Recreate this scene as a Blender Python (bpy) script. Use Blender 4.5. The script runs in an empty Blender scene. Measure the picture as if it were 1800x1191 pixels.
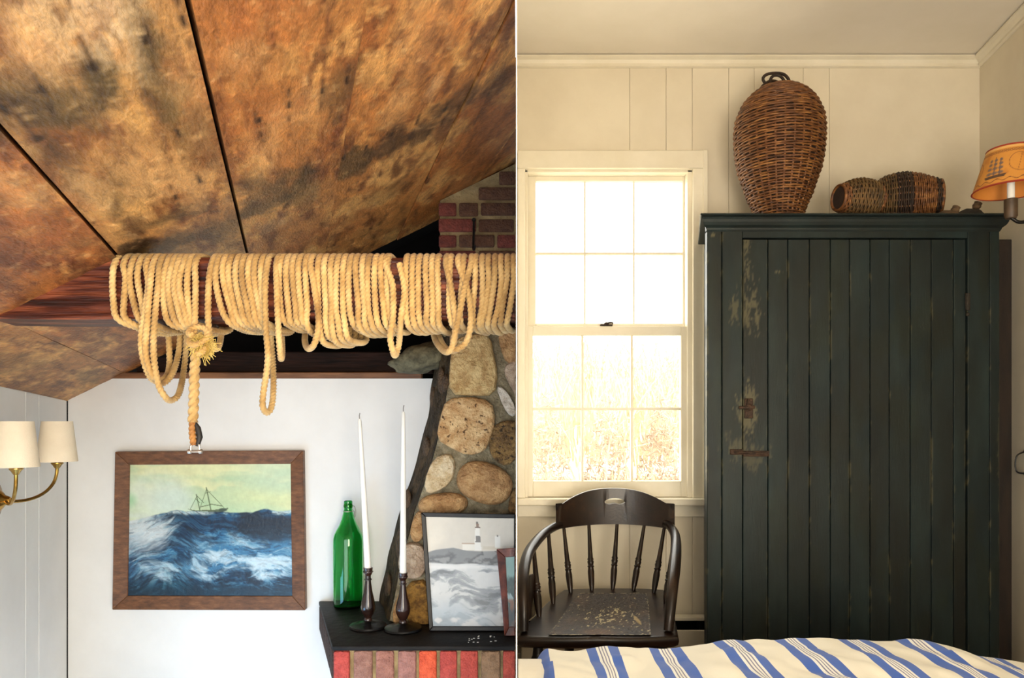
import bpy, bmesh, math, random
import numpy as np
from mathutils import Vector, Matrix, noise as mnoise

random.seed(7)
rng = np.random.default_rng(11)
PI = math.pi
scene = bpy.context.scene
COL = scene.collection

# ------------------------------------------------------------------ camera
F, CX, HZ, E = 1300.0, 908.0, 740.0, 1.17       # focal length in px, principal point, eye height (m)
cam_d = bpy.data.cameras.new('camera')
cam = bpy.data.objects.new('camera', cam_d); COL.objects.link(cam)
cam.location = (0, 0, E); cam.rotation_euler = (PI / 2, 0, 0)
cam_d.sensor_width = 36; cam_d.sensor_fit = 'HORIZONTAL'; cam_d.lens = F / 1800 * 36
cam_d.shift_x = (900 - CX) / 1800; cam_d.shift_y = (HZ - 595.5) / 1800
cam_d.clip_start = 0.02
scene.camera = cam

# ------------------------------------------------------------------ world, lights, exposure
w = bpy.data.worlds.new('overcast_sky'); scene.world = w; w.use_nodes = True
bg = w.node_tree.nodes['Background']
bg.inputs[0].default_value = (1.0, 0.97, 0.92, 1); bg.inputs[1].default_value = 7.5

def area(name, loc, rot, sx, sy, power, col, portal=False, spread=PI):
    l = bpy.data.lights.new(name, 'AREA'); l.shape = 'RECTANGLE'; l.size = sx; l.size_y = sy
    l.energy = power; l.color = col; l.spread = spread
    if portal: l.cycles.is_portal = True
    o = bpy.data.objects.new(name, l); COL.objects.link(o); o.location = loc; o.rotation_euler = rot
    return o
area('door_fill_light', (-0.82, -0.86, 0.55), (PI / 2, 0, 0), 1.5, 1.9, 37, (0.90, 0.95, 1.0))  # unseen light added behind the viewer, shaped to reach the sloping ceiling
area('blue_fill_light', (-1.245, 1.6, 0.05), (PI / 2, 0, -PI / 2 + 0.293), 0.55, 0.75, 9, (0.25, 0.6, 1.0))  # unseen light added to tint the lower white wall blue
area('daylight_bedroom_window', (0.62, -0.85, 0.95), (PI / 2, 0, 0), 1.0, 1.3, 82, (1.0, 0.90, 0.74))
area('window_portal', (0.41, 3.46, 1.6), (-PI / 2, 0, 0), 0.8, 1.7, 1, (1, 1, 1), portal=True)

vs = scene.view_settings
vs.view_transform = 'Standard'; vs.look = 'None'; vs.gamma = 1.0; vs.exposure = 0.0; vs.use_curve_mapping = False

# ------------------------------------------------------------------ helpers
def lin(r, g, b):
    f = lambda c: (c / 255) / 12.92 if c <= 10 else ((c / 255 + 0.055) / 1.055) ** 2.4
    return (f(r), f(g), f(b))
def P(px, py, Y):
    return Vector(((px - CX) / F * Y, Y, E + (HZ - py) / F * Y))
def tag(o, label=None, cat=None, group=None, kind=None):
    if label: o['label'] = label
    if cat: o['category'] = cat
    if group: o['group'] = group
    if kind: o['kind'] = kind
    return o
def thing(name, loc, label, cat, group=None, kind=None):
    o = bpy.data.objects.new(name, None); COL.objects.link(o); o.location = loc
    o.empty_display_size = 0.05
    return tag(o, label, cat, group, kind)
def root_of(o):
    while o.parent: o = o.parent
    return o

class B:
    """collects faces in world coordinates; obj() links them as ONE mesh object"""
    def __init__(s): s.bm = bmesh.new()
    def poly(s, vs_, fs):
        v = [s.bm.verts.new(p) for p in vs_]
        for f in fs:
            try: s.bm.faces.new([v[i] for i in f])
            except ValueError: pass
        return v
    def hexa(s, c, bev=0.0, seg=1):
        """8 corners: bottom 4 (ccw) then top 4"""
        v = s.poly(c, [(3, 2, 1, 0), (4, 5, 6, 7), (0, 1, 5, 4), (1, 2, 6, 5), (2, 3, 7, 6), (3, 0, 4, 7)])
        if bev:
            es = {e for q in v for e in q.link_edges}
            bmesh.ops.bevel(s.bm, geom=list(es), offset=bev, segments=seg, affect='EDGES', profile=0.5)
        return s
    def box(s, x0, x1, y0, y1, z0, z1, bev=0.0, seg=1):
        return s.hexa([(x0, y0, z0), (x1, y0, z0), (x1, y1, z0), (x0, y1, z0),
                       (x0, y0, z1), (x1, y0, z1), (x1, y1, z1), (x0, y1, z1)], bev, seg)
    def prism(s, pts, axis, a0, a1, bev=0):
        """2-D polygon extruded along axis: 'y' pts are (x,z); 'x' pts are (y,z); 'z' pts are (x,y)"""
        mk = {'y': lambda p, a: (p[0], a, p[1]), 'x': lambda p, a: (a, p[0], p[1]), 'z': lambda p, a: (p[0], p[1], a)}[axis]
        n = len(pts)
        v = s.poly([mk(p, a0) for p in pts] + [mk(p, a1) for p in pts],
               [tuple(range(n)), tuple(range(2 * n - 1, n - 1, -1))] + [(i, (i + 1) % n, n + (i + 1) % n, n + i) for i in range(n)])
        if bev:
            es = {e for q in v for e in q.link_edges}
            bmesh.ops.bevel(s.bm, geom=list(es), offset=bev, segments=1, affect='EDGES')
        return s
    def rings(s, rs, closed_u=True, cap=True):
        vv = [[s.bm.verts.new(p) for p in r] for r in rs]
        n = len(rs[0])
        for a, b in zip(vv[:-1], vv[1:]):
            for i in range(n if closed_u else n - 1):
                j = (i + 1) % n
                try: s.bm.faces.new((a[i], a[j], b[j], b[i]))
                except ValueError: pass
        if cap and closed_u:
            for r in (vv[0][::-1], vv[-1]):
                try: s.bm.faces.new(r)
                except ValueError: pass
        return s
    def lathe(s, prof, c, seg=32, axis=None, cap=True):
        """prof: (radius, height) along axis (default z) from point c"""
        c = Vector(c); ax = Vector(axis).normalized() if axis else Vector((0, 0, 1))
        t = Vector((1, 0, 0)) if abs(ax.x) < 0.9 else Vector((0, 1, 0))
        e1 = (t - ax * t.dot(ax)).normalized(); e2 = ax.cross(e1)
        return s.rings([[c + ax * h + (e1 * math.cos(a) + e2 * math.sin(a)) * max(r, 1e-5)
                         for a in [2 * PI * k / seg for k in range(seg)]] for r, h in prof], cap=cap)
    def tube(s, pts, rad, seg=10, closed=False):
        pts = [Vector(p) for p in pts]; n = len(pts)
        fr = frames(pts)
        rs = []
        for i, (p, (t, e1, e2)) in enumerate(zip(pts, fr)):
            r = rad[i] if hasattr(rad, '__len__') else rad
            rs.append([p + (e1 * math.cos(a) + e2 * math.sin(a)) * r for a in [2 * PI * k / seg for k in range(seg)]])
        return s.rings(rs)
    def grid(s, fn, nu, nv):
        vv = [[s.bm.verts.new(fn(i / (nu - 1), j / (nv - 1))) for j in range(nv)] for i in range(nu)]
        for i in range(nu - 1):
            for j in range(nv - 1):
                s.bm.faces.new((vv[i][j], vv[i + 1][j], vv[i + 1][j + 1], vv[i][j + 1]))
        return s
    def obj(s, name, mat, parent=None, smooth=None, label=None, fix=True):
        me = bpy.data.meshes.new(name)
        if fix: bmesh.ops.recalc_face_normals(s.bm, faces=s.bm.faces)
        if parent is not None:
            bmesh.ops.translate(s.bm, verts=s.bm.verts, vec=-root_of(parent).location)
        s.bm.to_mesh(me); s.bm.free()
        if smooth is not None:
            me.shade_smooth(); me.set_sharp_from_angle(angle=math.radians(smooth))
        o = bpy.data.objects.new(name, me); COL.objects.link(o)
        me.materials.append(mat)
        if parent is not None: o.parent = parent
        if label: o['label'] = label
        return o

def frames(pts):
    n = len(pts); T = []
    for i in range(n):
        d = pts[min(i + 1, n - 1)] - pts[max(i - 1, 0)]
        T.append(d.normalized() if d.length > 1e-9 else Vector((0, 0, 1)))
    a = Vector((0, 1, 0)) if abs(T[0].y) < 0.8 else Vector((1, 0, 0))
    e1 = (a - T[0] * a.dot(T[0])).normalized(); out = []
    for t in T:
        e1 = (e1 - t * e1.dot(t)).normalized()
        out.append((t, e1.copy(), t.cross(e1)))
    return out
def spline(pts, step=0.003):
    """Catmull-Rom through pts, resampled about evenly"""
    pts = [Vector(p) for p in pts]; q = [pts[0] * 2 - pts[1]] + pts + [pts[-1] * 2 - pts[-2]]
    dense = []
    for i in range(1, len(q) - 2):
        p0, p1, p2, p3 = q[i - 1:i + 3]
        m = max(4, int((p2 - p1).length / (step * 0.5)))
        for k in range(m):
            t = k / m
            dense.append(0.5 * ((2 * p1) + (p2 - p0) * t + (2 * p0 - 5 * p1 + 4 * p2 - p3) * t * t + (3 * p1 - p0 - 3 * p2 + p3) * t ** 3))
    dense.append(pts[-1])
    out = [dense[0]]; acc = 0
    for a, b in zip(dense[:-1], dense[1:]):
        acc += (b - a).length
        if acc >= step: out.append(b); acc = 0
    if (out[-1] - dense[-1]).length > 1e-6: out.append(dense[-1])
    return out

# numpy value noise
_tab = rng.random((256, 256))
def vnoise(x, y, seed=0):
    x = np.asarray(x, float) + seed * 17.31; y = np.asarray(y, float) + seed * 9.77
    xi = np.floor(x).astype(int); yi = np.floor(y).astype(int); fx = x - xi; fy = y - yi
    fx = fx * fx * (3 - 2 * fx); fy = fy * fy * (3 - 2 * fy)
    g = lambda a, b: _tab[a & 255, b & 255]
    return (g(xi, yi) * (1 - fx) + g(xi + 1, yi) * fx) * (1 - fy) + (g(xi, yi + 1) * (1 - fx) + g(xi + 1, yi + 1) * fx) * fy
def fbm(x, y, seed=0, oct=5, gain=0.5):
    s = 0; a = 1; tot = 0; f = 1
    for o in range(oct):
        s = s + a * vnoise(np.asarray(x) * f, np.asarray(y) * f, seed + o * 3); tot += a; a *= gain; f *= 2.03
    return s / tot
def sstep(a, b, x):
    t = np.clip((x - a) / (b - a), 0, 1); return t * t * (3 - 2 * t)
def mixc(c, d, m):
    m = np.asarray(m)[..., None]; return c * (1 - m) + np.asarray(d, float) * m
def set_colors(o, rgb, name='paint'):
    """rgb: (nverts,3) display values 0-255 stored as linear colours"""
    c = np.clip(np.asarray(rgb, float) / 255, 0, 1)
    l = np.where(c <= 0.04045, c / 12.92, ((c + 0.055) / 1.055) ** 2.4)
    at = o.data.color_attributes.new(name, 'FLOAT_COLOR', 'POINT')
    at.data.foreach_set('color', np.concatenate([l, np.ones((len(l), 1))], 1).astype(np.float32).ravel())

# ------------------------------------------------------------------ materials (all procedural)
MATS = {}
def mat(name, stops, scale=6, stretch=(1, 1, 1), detail=6, rough=0.6, bump=0.15, bscale=60, metallic=0.0,
        attr=None, rand=0.0, dist=0.0, spec=0.5, bstretch=None, dark=None, uv=False, sheen=0, coat=0, nrough=0.6, bdist=0.01):
    if name in MATS: return MATS[name]
    m = bpy.data.materials.new(name); MATS[name] = m; m.use_nodes = True
    N, L = m.node_tree.nodes, m.node_tree.links
    p = N['Principled BSDF']
    tc = N.new('ShaderNodeTexCoord'); oi = N.new('ShaderNodeObjectInfo')
    mp = N.new('ShaderNodeMapping'); mp.inputs['Scale'].default_value = stretch
    L.new(tc.outputs['UV' if uv else 'Object'], mp.inputs['Vector'])
    mul = N.new('ShaderNodeVectorMath'); mul.operation = 'SCALE'; mul.inputs[0].default_value = (7.3, 3.1, 5.7)
    L.new(oi.outputs['Random'], mul.inputs['Scale']); L.new(mul.outputs[0], mp.inputs['Location'])
    nz = N.new('ShaderNodeTexNoise'); nz.inputs['Scale'].default_value = scale; nz.inputs['Detail'].default_value = detail
    nz.inputs['Roughness'].default_value = nrough; nz.inputs['Distortion'].default_value = dist
    L.new(mp.outputs[0], nz.inputs['Vector'])
    cr = N.new('ShaderNodeValToRGB'); els = cr.color_ramp.elements
    for i, (pos, c) in enumerate(stops):
        e = els[i] if i < 2 else els.new(pos)
        e.position = pos; e.color = (*c, 1)
    L.new(nz.outputs['Fac'], cr.inputs['Fac']); col = cr.outputs['Color']
    if attr:
        an = N.new('ShaderNodeAttribute'); an.attribute_name = attr
        mx = N.new('ShaderNodeMix'); mx.data_type = 'RGBA'; mx.blend_type = 'MULTIPLY'; mx.inputs[0].default_value = 1
        L.new(an.outputs['Color'], mx.inputs[6]); L.new(col, mx.inputs[7]); col = mx.outputs[2]
    if dark:   # small dark specks / pits: (scale, threshold, colour)
        n3 = N.new('ShaderNodeTexNoise'); n3.inputs['Scale'].default_value = dark[0]; n3.inputs['Detail'].default_value = 3
        L.new(mp.outputs[0], n3.inputs['Vector'])
        r3 = N.new('ShaderNodeMapRange'); r3.inputs[1].default_value = dark[1]; r3.inputs[2].default_value = dark[1] + 0.06
        L.new(n3.outputs['Fac'], r3.inputs[0])
        mx = N.new('ShaderNodeMix'); mx.data_type = 'RGBA'; mx.inputs[7].default_value = (*dark[2], 1)
        L.new(r3.outputs[0], mx.inputs[0]); L.new(col, mx.inputs[6]); col = mx.outputs[2]
    if rand:
        hs = N.new('ShaderNodeHueSaturation'); mr = N.new('ShaderNodeMapRange')
        mr.inputs[3].default_value = 1 - rand; mr.inputs[4].default_value = 1 + rand
        L.new(oi.outputs['Random'], mr.inputs[0]); L.new(mr.outputs[0], hs.inputs['Value']); L.new(col, hs.inputs['Color']); col = hs.outputs[0]
    L.new(col, p.inputs['Base Color'])
    p.inputs['Roughness'].default_value = rough; p.inputs['Metallic'].default_value = metallic
    p.inputs['Specular IOR Level'].default_value = spec
    if coat: p.inputs['Coat Weight'].default_value = coat
    if sheen: p.inputs['Sheen Weight'].default_value = sheen
    if bump:
        n2 = N.new('ShaderNodeTexNoise'); n2.inputs['Scale'].default_value = bscale; n2.inputs['Detail'].default_value = 4
        if bstretch:
            m2 = N.new('ShaderNodeMapping'); m2.inputs['Scale'].default_value = bstretch
            L.new(tc.outputs['UV' if uv else 'Object'], m2.inputs['Vector']); L.new(m2.outputs[0], n2.inputs['Vector'])
        else: L.new(mp.outputs[0], n2.inputs['Vector'])
        bp = N.new('ShaderNodeBump'); bp.inputs['Strength'].default_value = bump; bp.inputs['Distance'].default_value = bdist
        L.new(n2.outputs['Fac'], bp.inputs['Height']); L.new(bp.outputs[0], p.inputs['Normal'])
    return m
def two(a, b, lo=0.35, hi=0.65): return [(lo, lin(*a)), (hi, lin(*b))]

white_paint = mat('white_wall_paint', two((226, 226, 224), (236, 236, 234)), 3, rough=0.5, bump=0.05, bscale=30)
cream_paint = mat('cream_wall_paint', two((214, 203, 180), (224, 214, 192)), 3, rough=0.55, bump=0.06, bscale=25)
cream_gloss = mat('cream_trim_paint', two((222, 213, 190), (232, 224, 204)), 5, rough=0.38, bump=0.08, bscale=40)
ceil_paint = mat('ceiling_paint', two((232, 224, 208), (238, 230, 216)), 3, rough=0.7, bump=0.05, bscale=12)
groove_m = mat('groove_backing_board', two((150, 136, 110), (164, 150, 122)), 3, rough=0.9, bump=0)  # darker backing tone that shows in the joints between boards
floor_m = mat('floor_boards', two((120, 84, 54), (150, 110, 74)), 3, (1, 8, 1), rough=0.5)
void_m = mat('unlit_void_black', two((6, 5, 4), (12, 9, 8)), 8, rough=0.95, spec=0.1, bump=0.1)  # near-black colour stands in for unlit depth in loft, gaps and backings
plank_m = mat('weathered_plank_wood', [(0.3, (0.42, 0.38, 0.35)), (0.5, (1, 1, 1)), (0.7, (1.5, 1.42, 1.32))], 6, (2.4, 6.0, 1), 12, 0.45, 0.6, 14,
              attr='paint', uv=True, bstretch=(5, 12, 1), dist=0.8, nrough=0.74, bdist=0.006)
beam_m = mat('dark_stained_beam', [(0.3, lin(22, 10, 7)), (0.48, lin(74, 32, 20)), (0.7, lin(150, 82, 52))], 7, (0.7, 6, 9), 7, 0.42, 0.8, 10,
             bstretch=(0.9, 8, 14), dist=0.3, spec=.3)
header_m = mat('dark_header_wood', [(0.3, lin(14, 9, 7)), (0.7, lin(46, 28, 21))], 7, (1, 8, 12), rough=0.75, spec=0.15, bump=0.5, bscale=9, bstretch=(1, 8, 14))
trimwood_m = mat('brown_trim_wood', two((92, 58, 36), (140, 94, 60)), 6, (1, 8, 10), rough=0.55)
rope_m = mat('manila_rope_fibre', [(0.3, lin(150, 112, 58)), (0.5, lin(196, 158, 96)), (0.7, lin(222, 188, 128))], 14, (1, 1, 1), 8, 0.8, 0.5, 220, rand=0.1, sheen=0.2, bdist=0.004)
rope_orange = mat('tarred_rope_end', two((136, 84, 36), (182, 128, 66)), 30, rough=0.7, bump=0.4, bscale=200, bdist=0.004)
frayed_m = mat('frayed_rope_fibre', two((196, 160, 70), (232, 204, 120)), 60, rough=0.85, bump=0.5, bscale=200)
black_rub = mat('black_leather', two((16, 13, 12), (34, 28, 24)), 20, rough=0.6)
steel_m = mat('galvanised_steel', two((150, 142, 132), (200, 192, 180)), 30, rough=0.35, metallic=0.9, bump=0.1)
walnut_m = mat('walnut_frame', [(0.3, lin(78, 48, 28)), (0.55, lin(114, 74, 45)), (0.75, lin(140, 96, 62))], 9, (3, 3, 9), 8, 0.45, 0.25, 80)
canvas_m = mat('oil_paint', [(0.3, (0.9, 0.9, 0.9)), (0.7, (1.06, 1.06, 1.06))], 40, rough=0.45, bump=0.35, bscale=90, attr='paint', bdist=0.004)
print_m = mat('printed_paper', [(0.4, (0.86, 0.86, 0.86)), (0.6, (.9, .9, .9))], 40, rough=0.25, bump=0, attr='paint')
brass_m = mat('aged_brass', two((150, 112, 48), (206, 168, 96)), 14, rough=0.24, metallic=1.0, bump=0.05)
shade_m = mat('linen_lampshade', two((236, 222, 196), (244, 232, 208)), 10, rough=0.8, bump=0.15, bscale=300)
iron_m = mat('black_iron', two((7, 6, 6), (18, 15, 14)), 14, rough=0.35, bump=0.1, spec=.3)
bronze_m = mat('dark_bronze_wood', two((26, 15, 12), (58, 34, 26)), 12, rough=0.22, bump=0.05, coat=0.5)
wax_m = mat('white_wax', two((240, 238, 230), (248, 246, 240)), 10, rough=0.4, bump=0)
wick_m = mat('candle_wick', two((70, 62, 52), (100, 90, 76)), 30, rough=0.9)
slab_m = mat('soot_black_slab', [(0.35, lin(9, 7, 6)), (0.62, lin(24, 19, 16)), (0.78, lin(52, 42, 35))], 16, rough=0.6, spec=.25, bump=0.3, bscale=40)
mortar_m = mat('grey_mortar', [(0.3, lin(106, 96, 74)), (0.55, lin(148, 136, 108)), (0.75, lin(182, 170, 142))], 34, rough=0.9, bump=1.0, bscale=130, bdist=.012)
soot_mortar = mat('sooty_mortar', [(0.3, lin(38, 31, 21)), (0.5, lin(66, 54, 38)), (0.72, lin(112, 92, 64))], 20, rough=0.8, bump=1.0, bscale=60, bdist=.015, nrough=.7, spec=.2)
cement_m = mat('green_grey_cement', two((70, 66, 48), (128, 120, 92)), 30, rough=0.85, bump=0.7, bscale=40)
brickmortar_m = mat('pale_brick_mortar', [(0.3, lin(112, 94, 64)), (0.7, lin(168, 146, 104))], 20, rough=0.95, bump=0.9, bscale=60)
def brick_mat(n, c, d): return mat(n, [(0.3, lin(*d)), (0.6, lin(*c))], 45, rough=0.85, bump=0.9, bscale=160, rand=0.12, nrough=.7)
old_red = brick_mat('old_red_brick', (130, 64, 52), (88, 42, 35))
old_brown = brick_mat('old_brown_brick', (112, 76, 54), (74, 46, 34))
glass_green = mat('green_bottle_glass', two((96, 208, 130), (100, 212, 134)), 2, rough=0.03, bump=0)
_p = glass_green.node_tree.nodes['Principled BSDF']; _p.inputs['Transmission Weight'].default_value = 1.0; _p.inputs['IOR'].default_value = 1.48
def pane_glass():
    m = bpy.data.materials.new('window_glass'); m.use_nodes = True; N, L = m.node_tree.nodes, m.node_tree.links
    N.remove(N['Principled BSDF']); out = N['Material Output']
    t = N.new('ShaderNodeBsdfTransparent'); t.inputs[0].default_value = (0.97, 0.98, 0.97, 1)
    g = N.new('ShaderNodeBsdfGlossy'); g.inputs['Roughness'].default_value = 0.02
    fr = N.new('ShaderNodeFresnel'); fr.inputs[0].default_value = 1.45
    mx = N.new('ShaderNodeMixShader'); dm = N.new('ShaderNodeMath'); dm.operation = 'MULTIPLY'; dm.inputs[1].default_value = 0.08; L.new(fr.outputs[0], dm.inputs[0]); L.new(dm.outputs[0], mx.inputs[0]); L.new(t.outputs[0], mx.inputs[1]); L.new(g.outputs[0], mx.inputs[2])
    L.new(mx.outputs[0], out.inputs[0]); return m
glass_m = pane_glass()
green_paint = mat('worn_dark_green_paint', [(0.28, lin(22, 24, 21)), (0.5, lin(27, 35, 34)), (0.72, lin(34, 47, 47))], 2.2, (3, 3, 0.8), 7, 0.45, spec=0.25, bump=0.08, bscale=14,
                  bstretch=(30, 30, 2), attr='paint', rand=0.07)
rust_m = mat('rusty_iron', two((34, 24, 17), (72, 50, 34)), 40, rough=0.8, bump=0.5, bscale=120)
wicker_m = mat('brown_willow', [(0.3, lin(56, 30, 12)), (0.5, lin(104, 62, 28)), (0.7, lin(158, 108, 56))], 22, (1, 1, 3), 5, 0.5, 0.2, 150)
wicker_dark = mat('dark_willow', two((24, 14, 7), (52, 32, 16)), 26, rough=0.6, bump=0.2, bscale=150)
wicker_olive = mat('olive_willow', two((58, 42, 18), (108, 80, 40)), 26, rough=0.6, bump=0.2, bscale=150)
core_m = mat('shadowed_basket_filler', two((30, 17, 8), (46, 28, 14)), 20, rough=0.9)
drift_m = mat('driftwood', two((66, 48, 30), (108, 84, 56)), 18, (1, 1, 4), rough=0.85, bump=0.6)
drift_dark = mat('dark_driftwood', two((26, 22, 16), (46, 38, 28)), 18, rough=0.85, bump=0.6)
chair_m = mat('dark_varnished_wood', [(0.3, lin(17, 10, 7)), (0.6, lin(36, 22, 14)), (0.8, lin(66, 42, 25))], 5, (3, 3, 3), 7, 0.34, 0.04, 40, coat=0.1, spec=.35)
sheet_m = mat('white_bed_sheet', two((232, 226, 212), (240, 236, 224)), 5, rough=0.8, bump=0.1, bscale=200)
bedwood_m = mat('bed_base_wood', two((96, 64, 40), (124, 86, 56)), 5, (1, 1, 6), rough=0.5)
ochre_m = mat('printed_parchment_shade', [(0.3, (0.92, 0.92, 0.92)), (0.7, (1.0, 1.0, 1.0))], 14, rough=0.6, bump=0.05, attr='paint')
socket_m = mat('brown_candle_socket', two((56, 42, 28), (84, 64, 44)), 20, rough=0.5)
straw_m = mat('dry_grass', [(0.3, lin(150, 136, 104)), (0.55, lin(190, 178, 146)), (0.8, lin(226, 216, 194))], 30, rough=0.9, bump=0, rand=0)
ground_m = mat('pale_dry_ground', two((222, 212, 190), (238, 230, 212)), 3, rough=0.95, bump=0.4)
bush_m = mat('mauve_brown_thicket', two((150, 128, 112), (190, 170, 150)), 6, rough=0.95, bump=0.5, bscale=10)
# striped duvet cloth
def stripe_mat():
    m = bpy.data.materials.new('blue_striped_cotton'); m.use_nodes = True; N, L = m.node_tree.nodes, m.node_tree.links
    p = N['Principled BSDF']; p.inputs['Roughness'].default_value = 0.85; p.inputs['Sheen Weight'].default_value = 0.15
    uv = N.new('ShaderNodeTexCoord'); sep = N.new('ShaderNodeSeparateXYZ'); L.new(uv.outputs['UV'], sep.inputs[0])
    fr = N.new('ShaderNodeMath'); fr.operation = 'FRACT'; L.new(sep.outputs[0], fr.inputs[0])
    cr = N.new('ShaderNodeValToRGB'); cr.color_ramp.interpolation = 'CONSTANT'; e = cr.color_ramp.elements
    cream = (*lin(232, 228, 214), 1); white = (*lin(236, 236, 232), 1); blue = (*lin(44, 90, 182), 1); grey = (*lin(120, 120, 150), 1)
    st = [(0, blue), (0.155, white), (0.195, grey), (0.212, white), (0.24, grey), (0.257, white), (0.285, grey), (0.302, white), (0.34, blue), (0.5, cream)]
    for i, (q, c) in enumerate(st):
        k = e[i] if i < 2 else e.new(q)
        k.position = q; k.color = c
    L.new(fr.outputs[0], cr.inputs[0]); L.new(cr.outputs[0], p.inputs['Base Color'])
    nz = N.new('ShaderNodeTexNoise'); nz.inputs['Scale'].default_value = 300; L.new(uv.outputs['Object'], nz.inputs['Vector'])
    bp = N.new('ShaderNodeBump'); bp.inputs['Strength'].default_value = 0.15; bp.inputs['Distance'].default_value = 0.002
    L.new(nz.outputs[0], bp.inputs['Height']); L.new(bp.outputs[0], p.inputs['Normal'])
    return m
stripe_m = stripe_mat()

# ================================================================== STRUCTURE
ZL = -0.60                       # floor of the left room (one step-down lower than the bedroom)
YB = 2.63                        # back wall of the left room
KL = -0.302                      # left wall and ceiling boards run along (KL, 1, KZ)
KZ = -0.0385
SL = 0.49                        # rise of the sloping ceiling per metre to the right
O3 = Vector((-1.598, YB, E + 0.075))
d1 = Vector((KL, 1, KZ)); d2 = Vector((1, 0, SL))
U = d1.normalized(); Nn = d1.cross(d2).normalized()
if Nn.z > 0: Nn = -Nn
V = U.cross(Nn)
if V.x < 0: V = -V
def ceil_uv(px, py):
    o = Vector((0, 0, E)); d = Vector(((px - CX) / F, 1, (HZ - py) / F))
    t = (O3 - o).dot(Nn) / d.dot(Nn); q = o + d * t - O3
    return q.dot(U), q.dot(V)
def ceil_z(x, y):
    q = O3; return q.z - ((x - q.x) * Nn.x + (y - q.y) * Nn.y) / Nn.z
def wallx(y): return O3.x + KL * (y - YB)
YR = 3.3                         # back wall of the bedroom
XR0, KR, KRZ = 1.406, 0.2, 0.046
ZC = E + (HZ - 100) / F * YR     # bedroom ceiling at the back wall
def rwx(y): return XR0 + KR * y
def rcz(y): return ZC + KRZ * (y - YR)

def struct(name, b, m, label, parent=None, smooth=None):
    o = b.obj(name, m, parent, smooth)
    if parent is None: tag(o, label, kind='structure')
    return o

# ---- floors
struct('floor_left', B().box(-2.2, -0.002, -1.0, 3.1, ZL - 0.1, ZL), mat('pale_painted_floor', two((196, 202, 208), (208, 214, 220)), 3, (1, 8, 1), rough=0.5), 'lower pale painted floor of the rope room')
struct('floor_right', B().prism([(0.002, -1.5), (1.25, -1.5), (rwx(3.4), 3.45), (0.002, 3.45)], 'z', -0.1, 0), floor_m, 'wooden floor of the bedroom')

# ---- thin board partition between the two rooms, seen edge-on
pb = B()
TH = 0.0009
pb.box(-TH, TH, 1.17, 3.42, ZL, rcz(3.42) + 0.02)
pb.box(-TH, TH, -1.5, -0.2, ZL, 2.75)
pb.box(-TH, TH, -0.2, 1.17, E + 0.72, 2.75)
struct('wall_partition', pb, mat('partition_board', two((230, 226, 216), (236, 232, 222)), 3, rough=0.6), 'thin painted board partition dividing the rope room from the bedroom')

# ---- left wall of vertical white boards
wl = tag(bpy.data.objects.new('wall_left', None), 'white painted board wall carrying the brass sconce', kind='structure'); COL.objects.link(wl)
ys = [1.2, 1.5, 1.8, 2.02, 2.223, 2.338, YB - 0.004]
for a, b_ in zip(ys[:-1], ys[1:]):
    a2, b2 = a + 0.0012, b_ - 0.0012
    t = 0.02
    B().hexa([(wallx(a2) - t, a2, ZL), (wallx(a2), a2, ZL), (wallx(b2), b2, ZL), (wallx(b2) - t, b2, ZL),
              (wallx(a2) - t, a2, ceil_z(wallx(a2), a2) + .01), (wallx(a2), a2, ceil_z(wallx(a2), a2) - .002), (wallx(b2), b2, ceil_z(wallx(b2), b2) - .002), (wallx(b2) - t, b2, ceil_z(wallx(b2), b2) + .01)],
             0.0015).obj('board', white_paint, wl)
B().hexa([(wallx(1.2) - .05, 1.2, ZL), (wallx(1.2) - .021, 1.2, ZL), (wallx(2.7) - .021, 2.7, ZL), (wallx(2.7) - .05, 2.7, ZL),
          (wallx(1.2) - .05, 1.2, E + .3), (wallx(1.2) - .021, 1.2, E + .12), (wallx(2.7) - .021, 2.7, E + .12), (wallx(2.7) - .05, 2.7, E + .3)]).obj('backing', void_m, wl)
wf = B(); fb_ = lambda y, z, d: Vector((wallx(y), y, z)) + Vector((1, -KL, 0)).normalized() * d
for y0, y1, z0, z1 in [(1.29, 1.33, -.37, .47), (1.87, 1.91, -.37, .47), (1.29, 1.91, .43, .47), (1.29, 1.91, -.37, -.33)]:
    wf.hexa([fb_(y0, z0, .001), fb_(y1, z0, .001), fb_(y1, z0, .02), fb_(y0, z0, .02), fb_(y0, z1, .001), fb_(y1, z1, .001), fb_(y1, z1, .02), fb_(y0, z1, .02)])
struct('blue_fill_frame', wf, white_paint, 'unseen frame added round the blue fill light on the left board wall')
# ---- white back wall of the rope room, top follows the slope and then the header
zt = E + (HZ - 665) / F * YB
xk = O3.x + 0.003
pts = [(xk, ZL), (-0.002, ZL), (-0.002, zt), (O3.x + (zt - O3.z) / SL, zt), (xk, ceil_z(xk, YB))]
struct('wall_back', B().prism(pts, 'y', YB, YB + 0.03), white_paint, 'plain white wall behind the seascape painting')
tr = B().box(P(186, 0, YB).x, P(742, 0, YB).x, YB - 0.012, YB + 0.03, zt, zt + 0.022, 0.003)
struct('trim_1', tr, trimwood_m, 'brown wooden strip along the top of the white wall')
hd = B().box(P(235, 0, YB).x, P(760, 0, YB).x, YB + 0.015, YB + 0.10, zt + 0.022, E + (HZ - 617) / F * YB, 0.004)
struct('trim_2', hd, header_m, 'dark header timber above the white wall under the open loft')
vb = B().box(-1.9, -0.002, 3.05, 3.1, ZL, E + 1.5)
struct('loft_shade_sheet', vb, void_m, 'sheet coloured black for the unlit depth of the open loft above the white wall')
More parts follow.
